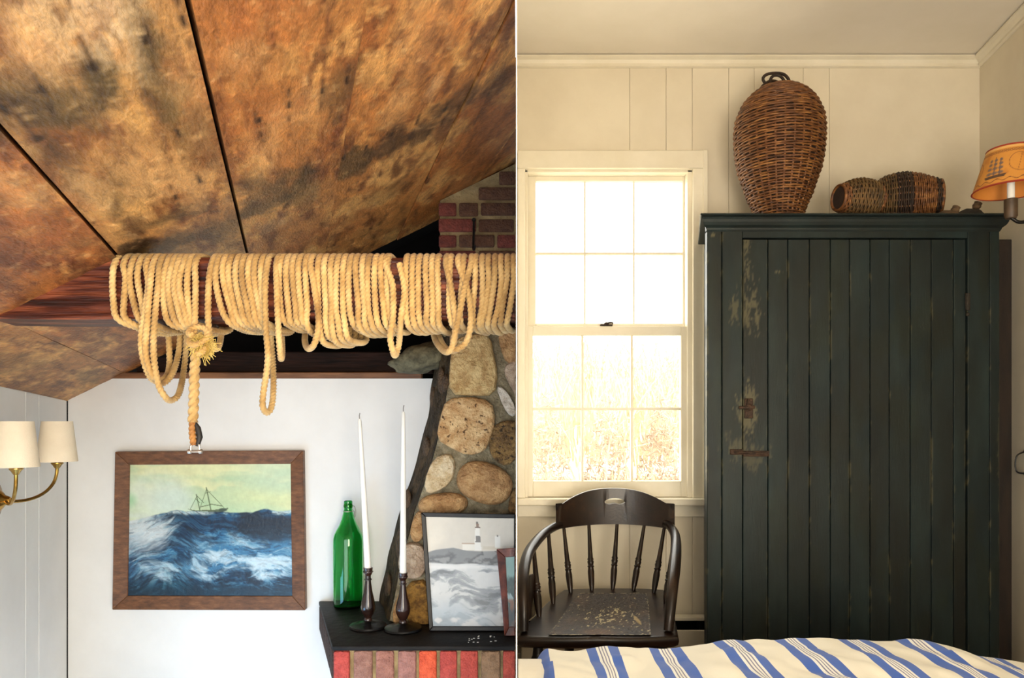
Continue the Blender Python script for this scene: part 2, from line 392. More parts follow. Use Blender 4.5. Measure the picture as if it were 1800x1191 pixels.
# unseen sheet over the planks, added to block sky light
def dk(x, y): return (x, y, ceil_z(x, y) + 0.05)
dkb = B()
dkb.poly([dk(-2.0, 0.3), dk(-0.002, 0.3), dk(-0.002, 3.1), dk(-2.0, 3.1)], [(0, 1, 2, 3)])
struct('ceiling_light_block', dkb, void_m, 'unseen dark sheet above the sloping planks, added to block sky light')

# ---- sloping plank ceiling: every wide board its own mesh
cl = tag(bpy.data.objects.new('ceiling', None), 'sloping ceiling of wide weathered brown boards', kind='structure'); COL.objects.link(cl)
seams = [-0.03] + [0.5 * (ceil_uv(*a)[1] + ceil_uv(*b_)[1]) for a, b_ in
         [((40, 573), (220, 654)), ((0, 215), (200, 445)), ((335, 0), (430, 440)), ((641, 0), (604, 247)), ((765, 282), (705, 401)), ((909, 216), (832, 332))]]
while seams[-1] < 2.4: seams.append(seams[-1] + 0.22)
STAIN = []   # u, v, half length, half width, colour, strength
def stain(px, py, l, wd, c, s):
    u, v = ceil_uv(px, py); STAIN.append((u, v, l, wd, c, s))
OL, DK, TAN, CRM, RED = (74, 60, 36), (36, 24, 16), (206, 160, 104), (222, 190, 146), (150, 86, 42)
for a in [(165, 110, .10, .030, OL, .85), (190, 160, .10, .03, OL, .7), (250, 70, .13, .024, OL, .9), (275, 150, .14, .03, OL, .7), (75, 160, .10, .05, OL, .6),
          (140, 180, .10, .05, OL, .5), (30, 190, .10, .05, OL, .6), (110, 290, .14, .03, OL, .45), (300, 210, .10, .02, OL, .5),
          (200, 340, .10, .06, OL, .35), (230, 390, .10, .03, DK, .4), (330, 370, .05, .07, OL, .7), (240, 432, .05, .05, DK, .9), (300, 425, .06, .10, OL, .75), (395, 400, .1, .05, OL, .5),
          (110, 40, .10, .07, CRM, .75), (180, 30, .10, .06, CRM, .6), (60, 90, .10, .05, TAN, .6), (150, 330, .12, .03, TAN, .7), (250, 290, .1, .06, TAN, .5), (300, 320, .08, .08, TAN, .7),
          (230, 100, .08, .02, CRM, .5), (330, 120, .1, .05, TAN, .5), (340, 340, .10, .04, TAN, .7), (350, 230, .15, .03, (150, 120, 80), .5),
          (470, 330, .14, .10, OL, .75), (540, 330, .14, .06, OL, .5), (620, 285, .10, .05, OL, .8), (690, 245, .12, .05, DK, .7), (750, 215, .12, .05, DK, .65), (800, 185, .12, .04, DK, .55), (860, 165, .14, .04, DK, .4),
          (600, 150, .12, .04, OL, .5), (470, 260, .2, .04, TAN, .5), (530, 190, .14, .05, TAN, .55), (700, 190, .1, .05, TAN, .5), (760, 160, .1, .03, CRM, .45), (480, 90, .25, .07, RED, .5), (400, 120, .3, .05, RED, .5),
          (420, 100, .06, .04, TAN, .5), (740, 80, .2, .06, TAN, .4), (820, 320, .2, .06, RED, .5), (860, 260, .2, .05, RED, .6), (600, 400, .14, .10, RED, .4), (530, 420, .1, .06, RED, .6),
          (480, 390, .06, .05, (190, 160, 120), .4), (690, 330, .1, .08, OL, .3), (50, 400, .12, .10, RED, .5), (20, 330, .1, .04, TAN, .6), (110, 420, .1, .08, (120, 66, 34), .5),
          (40, 640, .2, .06, OL, .3), (160, 660, .15, .05, OL, .5), (215, 610, .1, .1, (110, 62, 30), .5)]:
    stain(*a)
KNOTS = [ceil_uv(*q) for q in [(160, 115), (255, 65), (70, 155), (5, 190), (320, 33), (312, 230), (308, 345), (67, 240), (452, 207), (565, 155), (606, 137), (506, 180), (602, 275), (643, 257), (686, 235), (732, 213), (783, 190), (350, 315)]]
GAP = {1: .0016, 2: .0028, 3: .0034, 4: .0006, 5: .0018, 6: .0014}
BASE = [(156, 104, 54), (168, 104, 50), (172, 126, 74), (170, 114, 60), (178, 118, 60), (168, 102, 48), (162, 98, 46)]
for bi, (v0, v1) in enumerate(zip(seams[:-1], seams[1:])):
    ga = GAP.get(bi, .0014); gb_ = GAP.get(bi + 1, .0014); g = ga
    nv = max(8, int((v1 - v0) / 0.007)); nu = 330
    vv = np.linspace(v0 + ga, v1 - gb_, nv); tt = np.linspace(0, 1, nu)
    vg, tg = np.meshgrid(vv, tt)
    un = (0.32 - YB - vg * V.y) / U.y; uf = (YB + 0.004 - YB - vg * V.y) / U.y
    ug = un + (uf - un) * tg
    vmax = (-0.004 - O3.x - ug * U.x) / V.x
    if (vmax < v0 + g).all(): break
    vg = np.minimum(vg, vmax)
    seed = bi * 5
    hgt = 0.004 * fbm(ug * 3, vg * 20, seed + 40, 4) + 0.003 * (bi % 2)
    col = np.zeros(ug.shape + (3,)) + np.array(BASE[min(bi, len(BASE) - 1)], float)
    n1 = fbm(ug * 2.4, vg * 7, seed + 1, 7, 0.68); n2 = fbm(ug * 5, vg * 9, seed + 2, 7, 0.72); n3 = fbm(ug * 7, vg * 34, seed + 3, 6, 0.68)
    col = mixc(col, (108, 60, 28), sstep(0.5, 0.66, n1) * 0.75)
    col = mixc(col, (208, 158, 92), sstep(0.48, 0.62, n2) * 0.75)
    col = mixc(col, (84, 44, 22), sstep(0.52, 0.68, n3) * 0.6)
    for (su, sv, l, wd, c, s) in STAIN:
        d = ((ug - su) / l) ** 2 + ((vg - sv) / wd) ** 2 + (fbm(ug * 9, vg * 22, seed + 9, 6, .7) - 0.5) * 3.2
        col = mixc(col, c, sstep(1.25, 0.0, d) * s * 0.9)
    sp = fbm(ug * 36, vg * 60, seed + 6, 4, 0.7); col = mixc(col, (232, 196, 140), sstep(0.62, 0.78, sp) * 0.35)
    for (ku, kv) in KNOTS:
        d = ((ug - ku) / 0.016) ** 2 + ((vg - kv) / 0.0055) ** 2; col = mixc(col, (26, 16, 11), sstep(1.2, 0.2, d) * 0.85)
        d = (np.abs(vg - kv - 0.004 * np.sin(ug * 30)) / 0.0025) + sstep(0.05, 0.13, np.abs(ug - ku)) * 3; col = mixc(col, (46, 28, 16), sstep(1.2, 0.3, d) * 0.5)
    pos = np.array(O3)[None, None] + ug[..., None] * np.array(U) + vg[..., None] * np.array(V) + (hgt)[..., None] * np.array(Nn)
    me = bpy.data.meshes.new('plank'); n = nu * nv
    idx = np.arange(n).reshape(nu, nv)
    fs = np.stack([idx[:-1, :-1], idx[1:, :-1], idx[1:, 1:], idx[:-1, 1:]], -1).reshape(-1, 4)
    # skirt that gives the board its thickness
    rim = np.concatenate([idx[0, :], idx[1:, -1], idx[-1, -2::-1], idx[-2:0:-1, 0]])
    back = pos.reshape(-1, 3)[rim] - 0.022 * np.array(Nn)
    m = len(rim); bi_ = n + np.arange(m)
    sk = np.stack([rim, np.roll(rim, -1), np.roll(bi_, -1), bi_], -1)
    me.from_pydata(np.concatenate([pos.reshape(-1, 3), back]).tolist(), [], np.concatenate([fs, sk]).tolist())
    uvl = me.uv_layers.new(name='UVMap'); li = np.zeros(len(me.loops), int); me.loops.foreach_get('vertex_index', li)
    uvv = np.concatenate([np.stack([ug, vg], -1).reshape(-1, 2), np.stack([ug, vg], -1).reshape(-1, 2)[rim]])
    uvl.data.foreach_set('uv', uvv[li].astype(np.float32).ravel())
    o = bpy.data.objects.new('plank', me); COL.objects.link(o); o.parent = cl; me.materials.append(plank_m)
    set_colors(o, np.concatenate([col.reshape(-1, 3), np.tile([60, 34, 20], (m, 1))]))
    me.shade_smooth(); me.set_sharp_from_angle(angle=0.7)

# ---- rear part of the rope room with a frame round the added door light
rb = B()
rb.box(-2.0, -0.002, -0.96, -0.9, ZL, E + 1.5)
rb.box(-1.96, -1.9, -0.9, 1.2, ZL, E + 1.5)
rb.box(-1.9, wallx(1.2) - .02, 1.2, 1.24, ZL, E + 0.6)
rb.box(-1.96, -0.002, -0.96, 0.32, E + 1.3, E + 1.35)
rb.prism([(-1.96, ceil_z(-1.96, .3) + .0), (-0.002, ceil_z(-0.002, .3)), (-0.002, E + 1.35), (-1.96, E + 1.35)], 'y', 0.27, 0.3)
struct('wall_rear', rb, white_paint, 'white rear wall of the rope room behind the added door light')
def rear_window(name, cx, cz, wd, h, y, axis='y', lab=''):
    b = B(); t = 0.05
    if axis == 'y':
        for x0, x1, z0, z1 in [(cx - wd / 2 - t, cx - wd / 2, cz - h / 2, cz + h / 2), (cx + wd / 2, cx + wd / 2 + t, cz - h / 2, cz + h / 2), (cx - wd / 2 - t, cx + wd / 2 + t, cz + h / 2, cz + h / 2 + t), (cx - wd / 2 - t, cx + wd / 2 + t, cz - h / 2 - t, cz - h / 2)]:
            b.box(x0, x1, y, y + 0.05, z0, z1)
    else:
        for y0, y1, z0, z1 in [(cx - wd / 2 - t, cx - wd / 2, cz - h / 2, cz + h / 2), (cx + wd / 2, cx + wd / 2 + t, cz - h / 2, cz + h / 2), (cx - wd / 2 - t, cx + wd / 2 + t, cz + h / 2, cz + h / 2 + t), (cx - wd / 2 - t, cx + wd / 2 + t, cz - h / 2 - t, cz - h / 2)]:
            b.box(y, y + 0.05, y0, y1, z0, z1)
    struct(name, b, cream_gloss, lab)
rear_window('door_fill_frame', -0.82, 0.55, 1.5, 1.9, -0.9, 'y', 'unseen frame added round the door light behind the viewer')


# ---- bedroom shell
wb = tag(bpy.data.objects.new('wall_right_back', None), 'cream vertical board wall around the sash window', kind='structure'); COL.objects.link(wb)
wx0, wx1 = P(912, 0, YR).x, P(1236, 0, YR).x          # outer casing
wz1, wz0 = P(0, 270, YR).z, P(0, 902, YR).z
hole = (P(922, 0, YR).x, P(1216, 0, YR).x, P(0, 880, YR).z, P(0, 298, YR).z)
bx = [904.5, 1107, 1171, 1217, 1281, 1326, 1412, 1458, 1735]
for a, b_ in zip(bx[:-1], bx[1:]):
    x0, x1 = max(P(a, 0, YR).x, 0.002) + .0006, P(b_, 0, YR).x - .0006
    if x0 < hole[1]:
        B().box(x0, min(x1, hole[1] + .5), YR, YR + .02, hole[3] + .015, ZC, .0009).obj('board', cream_paint, wb)
        B().box(x0, x1, YR, YR + .02, 0, hole[2] - .01, .0009).obj('board', cream_paint, wb)
        if x1 > hole[1] + 0.02:
            B().box(hole[1] + .01, x1, YR, YR + .02, hole[2] - .01, hole[3] + .015, .0009).obj('board', cream_paint, wb)
    else:
        B().box(x0, x1, YR, YR + .02, 0, ZC, .0009).obj('board', cream_paint, wb)
b = B()
for x0, x1, z0, z1 in [(0.002, 2.2, hole[3] + .01, ZC + .1), (0.002, 2.2, 0, hole[2] - .005), (hole[1] + .005, 2.2, hole[2] - .005, hole[3] + .01), (0.002, hole[0] - .002, hole[2] - .005, hole[3] + .01)]:
    b.box(x0, x1, YR + .021, YR + .12, z0, z1)
b.obj('backing', groove_m, wb)
struct('wall_right', B().hexa([(rwx(-1.5), -1.5, 0), (rwx(-1.5) + .05, -1.5, 0), (rwx(3.42) + .05, 3.42, 0), (rwx(3.42), 3.42, 0),
        (rwx(-1.5), -1.5, rcz(-1.5) + .05), (rwx(-1.5) + .05, -1.5, rcz(-1.5) + .05), (rwx(3.42) + .05, 3.42, rcz(3.42) + .05), (rwx(3.42), 3.42, rcz(3.42) + .05)]), cream_paint, 'plain cream side wall with the ship lamp')
struct('ceiling_right', B().hexa([(0.002, -1.5, rcz(-1.5)), (2.2, -1.5, rcz(-1.5)), (2.2, 3.42, rcz(3.42)), (0.002, 3.42, rcz(3.42)),
        (0.002, -1.5, rcz(-1.5) + .05), (2.2, -1.5, rcz(-1.5) + .05), (2.2, 3.42, rcz(3.42) + .05), (0.002, 3.42, rcz(3.42) + .05)]), ceil_paint, 'smooth off-white bedroom ceiling')
struct('wall_right_rear', B().box(0.002, 2.2, -0.96, -0.9, 0, 2.9), cream_paint, 'cream rear wall of the bedroom')
rear_window('window_3', 0.62, 0.95, 1.0, 1.3, -0.9, 'y', 'frame of the bedroom window behind the viewer')
# crown mouldings
def crown_profile(): return [(0, 0), (-.012, -.004), (-.034, -.006), (-.036, -.014), (-.02, -.022), (-.012, -.034), (-.014, -.046), (-.006, -.05), (0, -.05)]
b = B(); pr = crown_profile()
b.rings([[Vector((x, YR + dy, ZC + dz)) for dy, dz in pr] for x in (0.002, rwx(YR) - .0)])
struct('trim_3', b, cream_gloss, 'crown moulding along the window wall')
b = B()
b.rings([[Vector((rwx(y) + dy, y, rcz(y) + dz)) for dy, dz in pr] for y in (-1.4, YR - .02)])
struct('trim_4', b, cream_gloss, 'crown moulding along the side wall with the lamp')
struct('baseboard_back', B().box(0.003, P(1300, 0, YR).x, YR - .018, YR, 0, .14, .004), cream_gloss, 'cream baseboard under the window wall')

# ---- sash window
win = tag(bpy.data.objects.new('window_1', None), 'old white sash window with twelve small panes over the chair', kind='structure'); COL.objects.link(win)
def wbox(name, par, x0, x1, y0, y1, z_top_px, z_bot_px, bev=.002, m=cream_gloss, Yr=YR, lab=None):
    return B().box(P(x0, 0, Yr).x, P(x1, 0, Yr).x, y0, y1, P(0, z_bot_px, Yr).z, P(0, z_top_px, Yr).z, bev).obj(name, m, par, label=lab)
wbox('head_casing', win, 909.5, 1240, YR - .028, YR, 268, 299)
wbox('side_casing', win, 1216, 1240, YR - .026, YR, 299, 874)
wbox('side_casing', win, 909.5, 923, YR - .026, YR, 299, 874)
wbox('back_band', win, 1233, 1241, YR - .034, YR - .0, 268, 874)
wbox('stop_bead', win, 1208, 1217, YR - .004, YR + .05, 299, 874)
wbox('stop_bead', win, 921, 928, YR - .004, YR + .05, 299, 874)
wbox('head_jamb', win, 921, 1217, YR - .004, YR + .12, 297, 303)
wbox('side_jamb', win, 1211, 1218, YR + .05, YR + .125, 299, 880)
wbox('side_jamb', win, 918, 925, YR + .05, YR + .125, 299, 880)
B().box(0.004, P(1243, 0, YR).x, YR - .06, YR + .10, P(0, 886, YR).z, P(0, 874, YR).z, .005, 2).obj('sill', cream_gloss, win)
wbox('apron', win, 910, 1238, YR - .02, YR, 886, 907)
def sash(par_name, y0, y1, xs, zs, outer):
    """xs/zs: pane edges in px; outer: left, right, top, bottom in px"""
    Yc = y0
    s = wbox(par_name, win, outer[0], xs[0][0], y0, y1, outer[2], outer[3], Yr=Yc)
    wbox('stile', s, xs[-1][1], outer[1], y0, y1, outer[2], outer[3], Yr=Yc)
    wbox('rail', s, xs[0][0], xs[-1][1], y0, y1, outer[2], zs[0][0], Yr=Yc)
    wbox('rail', s, xs[0][0], xs[-1][1], y0, y1, zs[-1][1], outer[3], Yr=Yc)
    for a, c in zip(xs[:-1], xs[1:]): wbox('muntin', s, a[1], c[0], y0 + .003, y1 - .003, zs[0][0], zs[-1][1], .001, Yr=Yc)
    for a, c in zip(zs[:-1], zs[1:]): wbox('muntin', s, xs[0][0], xs[-1][1], y0 + .004, y1 - .004, a[1], c[0], .001, Yr=Yc)
    ym = (y0 + y1) / 2
    for a in xs:
        for c in zs:
            wbox('pane', s, a[0] - 1, a[1] + 1, ym - .0015, ym + .0015, c[0] - 1, c[1] + 1, 0, glass_m, Yr=Yc)
    return s
sash('upper_sash', YR + .052, YR + .085, [(942, 1026.5), (1029.5, 1113), (1116, 1200)], [(318, 443), (447, 568)], (925, 1212, 301, 582))
ls = sash('lower_sash', YR + .012, YR + .048, [(937, 1022), (1026, 1109), (1113, 1197)], [(589, 716), (720.5, 845)], (918, 1213, 573, 873))
lk = B(); c = P(1066, 570, YR + .02)
lk.box(c.x - .028, c.x + .028, c.y - .012, c.y + .012, c.z - .006, c.z + .0, .002); lk.lathe([(.012, 0), (.011, .006), (.006, .01)], c, 16); lk.tube([c + Vector((0, 0, .006)), c + Vector((.02, -.01, .007)), c + Vector((.03, -.012, .004))], .004)
lk.obj('sash_lock', rust_m, win, 40)

# ---- bleached bank outside the window
def gz(y): return 0.15 + 0.27 * max(0, y - 4.6)
b = B(); b.grid(lambda s, t: (-7 + 16 * s, 3.6 + 8 * t, gz(3.6 + 8 * t) + 0.12 * mnoise.noise(Vector((s * 16, t * 8, 0)))), 40, 24)
tag(b.obj('ground', ground_m, smooth=60), 'pale sunlit bank outside the window', kind='structure')
gb = B()
r2 = random.Random(5)
for k in range(4600):
    y = r2.choice([r2.uniform(5.2, 6.0), r2.uniform(6.7, 9.5), r2.uniform(6.7, 9.5)]); x = r2.uniform(-0.6, 0.36 * y + 0.6)
    if r2.random() < 0.5 and mnoise.noise(Vector((x * 1.5, y * 1.5, 3))) < -0.05: continue
    h = r2.uniform(.25, .95) * (.38 if y < 6.1 else 1.25); z = gz(y) - .03; lx, ly = r2.gauss(0, .22) * h, r2.gauss(0, .15) * h; wd = r2.uniform(.004, .011)
    p0 = Vector((x, y, z)); p1 = p0 + Vector((lx * .35, ly * .35, h * .6)); p2 = p0 + Vector((lx, ly, h))
    s = Vector((wd, 0, 0))
    gb.poly([p0 - s, p0 + s, p1 + s * .8, p1 - s * .8, p2], [(0, 1, 2, 3), (3, 2, 4)])
tag(gb.obj('dry_grass', straw_m, fix=False), 'tall bleached dry grass on the bank outside the window', 'grass', kind='stuff')
def thicket(px, lab):
    b = B(); r = random.Random(px); q = P(px, 745, 6.4); zg = gz(6.4)
    for k in range(1100):      # a haze of short twigs and dead leaves in a rounded bush
        while True:
            d = Vector((r.uniform(-1, 1), r.uniform(-1, 1), r.uniform(-.2, 1)))
            if d.length < 1: break
        c = Vector((q.x + d.x * .185 * (1.15 - .4 * d.z), 6.4 + d.y * .2, zg + .02 + max(d.z, 0) * .78))
        u = Vector((r.gauss(0, 1), r.gauss(0, .6), r.gauss(.6, 1))).normalized(); v = u.cross(Vector((r.gauss(0, 1), -1, r.gauss(0, 1)))).normalized()
        l, w_ = r.uniform(.02, .06), r.uniform(.003, .008)
        b.poly([c - u * l, c + v * w_, c + u * l, c - v * w_], [(0, 1, 2, 3)])
    tag(b.obj('thicket', bush_m, fix=False), lab, 'bush', 'thickets on the bank')
for px, lab in [(962, 'mauve brown thicket outside, seen through the left lower pane'), (1068, 'mauve brown thicket outside, seen through the middle lower pane'), (1162, 'mauve brown thicket outside, seen through the right lower pane')]:
    thicket(px, lab)
br = B(); r3 = random.Random(9)
for k in range(22):
    y = r3.uniform(6.2, 7.6); x = r3.uniform(0.1, .26 * y); z = gz(y) - .05
    a = r3.gauss(0, .7); L_ = r3.uniform(.7, 1.3)
    q = [Vector((x + a * L_ * t * t, y + .1 * t, z + L_ * t * (1.15 - .5 * t * abs(a)))) for t in [i / 8 for i in range(9)]]
    br.tube(q, [.011 * (1 - .75 * i / 8) for i in range(9)], 5)
tag(br.obj('bramble_stems', straw_m, smooth=60), 'tangle of pale arching bramble stems outside the window', 'bush', kind='stuff')

# ================================================================== ROPE ROOM: BEAM AND ROPE
BY0, BY1 = 1.50, 1.63
BZ0, BZ1 = P(0, 560, BY0).z, P(0, 452, BY0).z
b = B()
xs = np.linspace(-1.16, -0.003, 120)
def beam_ring(x):
    j = lambda k: 0.0025 * mnoise.noise(Vector((x * 6, k * 3.7, 1.3)))
    pr = [(BY0, BZ0 + .004), (BY0 + .004, BZ0), (BY1 - .004, BZ0), (BY1, BZ0 + .004), (BY1, BZ1 - .005), (BY1 - .005, BZ1), (BY0 + .005, BZ1), (BY0, BZ1 - .005)]
    out = [Vector((x, y + j(i), z + j(i + 20))) for i, (y, z) in enumerate(pr)]
    for q in range(6):   # ribbed, weathered front face
        z = BZ1 - .01 - (BZ1 - BZ0 - .02) * (q + .5) / 6
        out.append(Vector((x, BY0 + .0022 * mnoise.noise(Vector((x * 4, q * 2.1, 7))) + (.0015 if q % 2 else 0), z)))
    return out
b.rings([beam_ring(x) for x in xs])
bm_o = b.obj('ceiling_beam', beam_m, smooth=30)
tag(bm_o, 'dark red-brown stained timber beam with rope draped over it', 'beam')

RR = 0.0068
def strand(a):
    t = (a + PI / 3) % (2 * PI / 3) - PI / 3      # three round strands laid together
    return .46 * math.cos(t) + math.sqrt(max(.0, .2916 - .2116 * math.sin(t) ** 2))
def rope_path(b, pts, R=RR, pitch=0.027, step=0.0022, seg=18, phase=None):
    pts = spline(pts, step); fr = frames(pts); s = 0; rs = []
    ph0 = random.uniform(0, 6.28) if phase is None else phase
    for i, (p, (t, e1, e2)) in enumerate(zip(pts, fr)):
        if i: s += (pts[i] - pts[i - 1]).length
        ph = ph0 + 2 * PI * s / pitch
        rs.append([p + (e1 * math.cos(a) + e2 * math.sin(a)) * R * strand(a - ph) for a in [2 * PI * k / seg for k in range(seg)]])
    b.rings(rs)
FY = BY0 - RR - .001      # rope in front of the beam
BK = BY1 + RR + .001
TZ = BZ1 + RR
def X(px, Y=FY): return (px - CX) / F * Y
def Z(py, Y=FY): return E + (HZ - py) / F * Y
def over_top(xt):
    j = random.uniform(-.002, .002)
    return [(X(xt), BK, BZ0 + .03), (X(xt) + j, BK, BZ1 - .025), (X(xt), BY1 - .02, TZ), (X(xt), BY0 + .022, TZ), (X(xt), FY + .001, BZ1 - .016)]
def wrap(par, xt, mids, xb, yb, back=None, dy=0.0):
    """one turn: up the back, over the beam, down the front through mids [(px,py)], under with its lowest point at (xb, yb)"""
    p = over_top(xt)
    for k, (mx, my) in enumerate(mids): p.append((X(mx), FY - dy * (k + 1) / len(mids), Z(my)))
    zb = Z(yb) + RR
    xe = X(xb)
    p += [(xe + .002, FY + .016 - dy, zb + .004), (xe + .010, (FY + BK) / 2, zb), (xe + .016, BK - .01, zb + .012), (xe + .016, BK, zb + .05)]
    b = B(); rope_path(b, p); return b.obj('rope_turn', rope_m, par, 60)

rope1 = thing('rope_coil', (X(270), FY, BZ0), 'short coil of pale rope with a knotted tail and shackle', 'rope', 'manila ropes on the beam')
L1 = [(201, [(198, 490), (200, 535), (207, 560)], 228, 582), (217, [(221, 490), (218, 530), (220, 558)], 240, 584), (231, [(228, 495), (236, 535), (246, 562)], 256, 582), (244, [(242, 490), (249, 530), (256, 560)], 268, 580),
      (293, [(287, 500), (289, 540), (297, 566)], 312, 585), (303, [(296, 500), (302, 545), (313, 570)], 326, 585), (312, [(306, 500), (314, 545), (324, 570)], 334, 582), (322, [(315, 500), (324, 545), (331, 570)], 340, 582), (332, [(329, 505), (333, 545), (338, 570)], 346, 580)]
for a in L1: wrap(rope1, *a)
def hang(par, pts, R=RR, name='rope_turn', m=None, pitch=.027):
    b = B(); rope_path(b, pts, R, pitch); return b.obj(name, m or rope_m, par, 60)
fr_ = lambda px, py, d=0.0: (X(px, FY - d), FY - d, Z(py, FY - d))
bk_ = lambda px, py, d=0.0: (X(px, BK + d), BK + d, Z(py, BK + d))
hang(rope1, over_top(257) + [fr_(261, 500, .006), fr_(255, 545, .012), fr_(248, 600, .008), fr_(256, 645), (X(270, 1.53), 1.53, Z(668, 1.53)), (X(290, 1.58), 1.58, Z(664, 1.58)), bk_(298, 640), bk_(296, 580), bk_(296, 540)])
hang(rope1, over_top(269) + [fr_(264, 500, .014), fr_(259, 560, .016), fr_(256, 620, .010), fr_(268, 660, .004), (X(284, 1.54), 1.54, Z(674, 1.54)), (X(302, 1.58), 1.58, Z(658, 1.58)), bk_(314, 620), bk_(317, 575), bk_(316, 540)])
hang(rope1, over_top(281) + [fr_(278, 500, .006), fr_(272, 560, .008), fr_(270, 620, .006), fr_(277, 670, .004), fr_(290, 697), (X(302, 1.53), 1.53, Z(703, 1.53)), (X(315, 1.56), 1.56, Z(690, 1.56)), bk_(324, 645), bk_(328, 590), bk_(327, 540)])
hang(rope1, over_top(343) + [fr_(344, 500), fr_(343, 550, .002), fr_(342, 590, .006), fr_(345, 612, .008)])
# frayed knot: two rounds of rope and a tuft of loose fibre
kc = Vector(fr_(350, 607, .016))
kb = B(); rope_path(kb, [kc + Vector((.018 * math.cos(t), .012 * math.sin(t * 1.0) - .004, .014 * math.sin(t) + .003 * t)) for t in [i * .5 for i in range(-3, 22)]], .0066)
kb.obj('knot', rope_m, rope1, 60)
fb = B()
for k in range(420):
    d = Vector((random.gauss(.4, .8), random.gauss(-.3, .5), random.gauss(0, .8))).normalized(); q = kc + Vector((.006, 0, .002)) + d * .008
    L_ = random.uniform(.012, .024)
    fb.tube([q, q + d * L_ * .6 + Vector((random.gauss(0, .002), 0, random.gauss(0, .003))), q + d * L_ * .8 + Vector((random.gauss(0, .005), random.gauss(0, .003), -.006 + random.gauss(0, .005)))], .0006, 3)
o = fb.obj('frayed_fibres', frayed_m, rope1); o['kind'] = 'stuff'
hang(rope1, [fr_(346, 612, .012), fr_(342, 650, .012), fr_(341, 690, .012), fr_(339, 742, .012)], .0105, 'tail', pitch=.046)
hang(rope1, [fr_(338.5, 738, .012), fr_(338, 760, .012), fr_(341, 782, .012)], .0072, 'dipped_end', rope_orange)
tb = B(); tb.tube([fr_(342, 741, .011), fr_(348, 752, .010), fr_(351, 768, .010), fr_(347, 784, .011)], [.003, .0055, .006, .004], 10)
tb.obj('leather_thimble', black_rub, rope1, 60, 'black worn leather strip beside the dipped rope end')
sb = B(); sc_ = Vector(fr_(343, 786, .012))
sb.tube(spline([sc_ + Vector((-.009, 0, -.008)), sc_ + Vector((-.008, 0, .004)), sc_ + Vector((0, 0, .012)), sc_ + Vector((.008, 0, .004)), sc_ + Vector((.009, 0, -.008))], .002), .0024, 8)
sb.tube([sc_ + Vector((-.014, 0, -.008)), sc_ + Vector((.015, 0, -.008))], .0026, 8)
for dx in (-.011, .011): sb.lathe([(.0045, -.003), (.0045, .003)], sc_ + Vector((dx, 0, -.008)), 12, (1, 0, 0))
sb.obj('shackle', steel_m, rope1, 40, 'small silver shackle at the rope end')

rope2 = thing('rope_coil', (X(640), FY, BZ0), 'long coil of golden rope wound many turns over the beam up to the brick chimney', 'rope', 'manila ropes on the beam')
hang(rope2, over_top(372) + [fr_(367, 500, .004), fr_(366, 560, .004), fr_(370, 600), (X(378, 1.53), 1.53, Z(613, 1.53)), (X(386, 1.57), 1.57, Z(604, 1.57)), bk_(390, 570), bk_(388, 540)])
x = 381.0; k = 0
special = {}
while x < 903:
    r1 = random.uniform(-1.5, 1.5)
    yb = 580 + random.uniform(-2, 3); sh = 9
    if x < 450: sh = 16 + (450 - x) * .12
    if 536 < x < 612: yb = 603 + random.uniform(-5, 6) if 556 < x else 590; sh = 3
    if 612 <= x < 660: yb = 584 + random.uniform(-2, 3); sh = 6
    if x > 700: sh = -6 if x > 800 else 2
    if x > 850: sh = -14
    skip = any(abs(x - q) < 5.5 for q in (470, 486, 548, 690, 702, 784, 806, 828))
    if not skip:
        wob = random.uniform(-3, 3)
        wrap(rope2, x + r1 * .4, [(x + wob * .5, 495), (x + wob + sh * .45, 540), (x + sh * .8, 563)], x + sh, yb, dy=random.choice([0, 0, .002]))
    x += 11.1
hang(rope2, over_top(470) + [fr_(466, 510, .012), fr_(467, 570, .012), fr_(471, 630, .008), fr_(463, 690, .004), fr_(462, 715), (X(470, 1.52), 1.52, Z(725, 1.52)), (X(478, 1.54), 1.54, Z(712, 1.54)), (X(481, 1.58), 1.58, Z(670, 1.58)), bk_(478, 610), bk_(474, 555)])
hang(rope2, over_top(486) + [fr_(487, 510, .010), fr_(489, 570, .008), fr_(491, 605, .004), (X(494, 1.52), 1.52, Z(630, 1.52)), (X(496, 1.57), 1.57, Z(615, 1.57)), bk_(494, 575), bk_(492, 545)])
hang(rope2, over_top(546) + [fr_(552, 500, .008), fr_(560, 560, .010), fr_(557, 590, .006), fr_(550, 608, .002), (X(541, 1.54), 1.54, Z(612, 1.54)), (X(536, 1.58), 1.58, Z(598, 1.58)), bk_(538, 570), bk_(536, 545)])
hang(rope2, over_top(678) + [fr_(690, 500, .010), fr_(691, 555, .010), fr_(686, 590, .006), fr_(690, 615), (X(695, 1.53), 1.53, Z(624, 1.53)), (X(701, 1.55), 1.55, Z(605, 1.55)), (X(706, 1.5), FY - .004, Z(560)), fr_(711, 510, .006), fr_(702, 462, .006)])
hang(rope2, over_top(784) + [fr_(792, 500, .010), fr_(800, 560, .010), fr_(798, 600, .006), fr_(788, 618), (X(775, 1.55), 1.55, Z(612, 1.55)), bk_(763, 590), bk_(762, 550)])
hang(rope2, over_top(806) + [fr_(822, 510, .010), fr_(828, 560, .010), fr_(820, 600, .008), fr_(800, 615, .004), (X(784, 1.55), 1.55, Z(612, 1.55)), bk_(772, 590), bk_(770, 550)])
hang(rope2, over_top(828) + [fr_(816, 510, .016), fr_(806, 560, .016), fr_(797, 600, .010), (X(796, 1.53), 1.53, Z(611, 1.53)), bk_(796, 580), bk_(796, 550)])

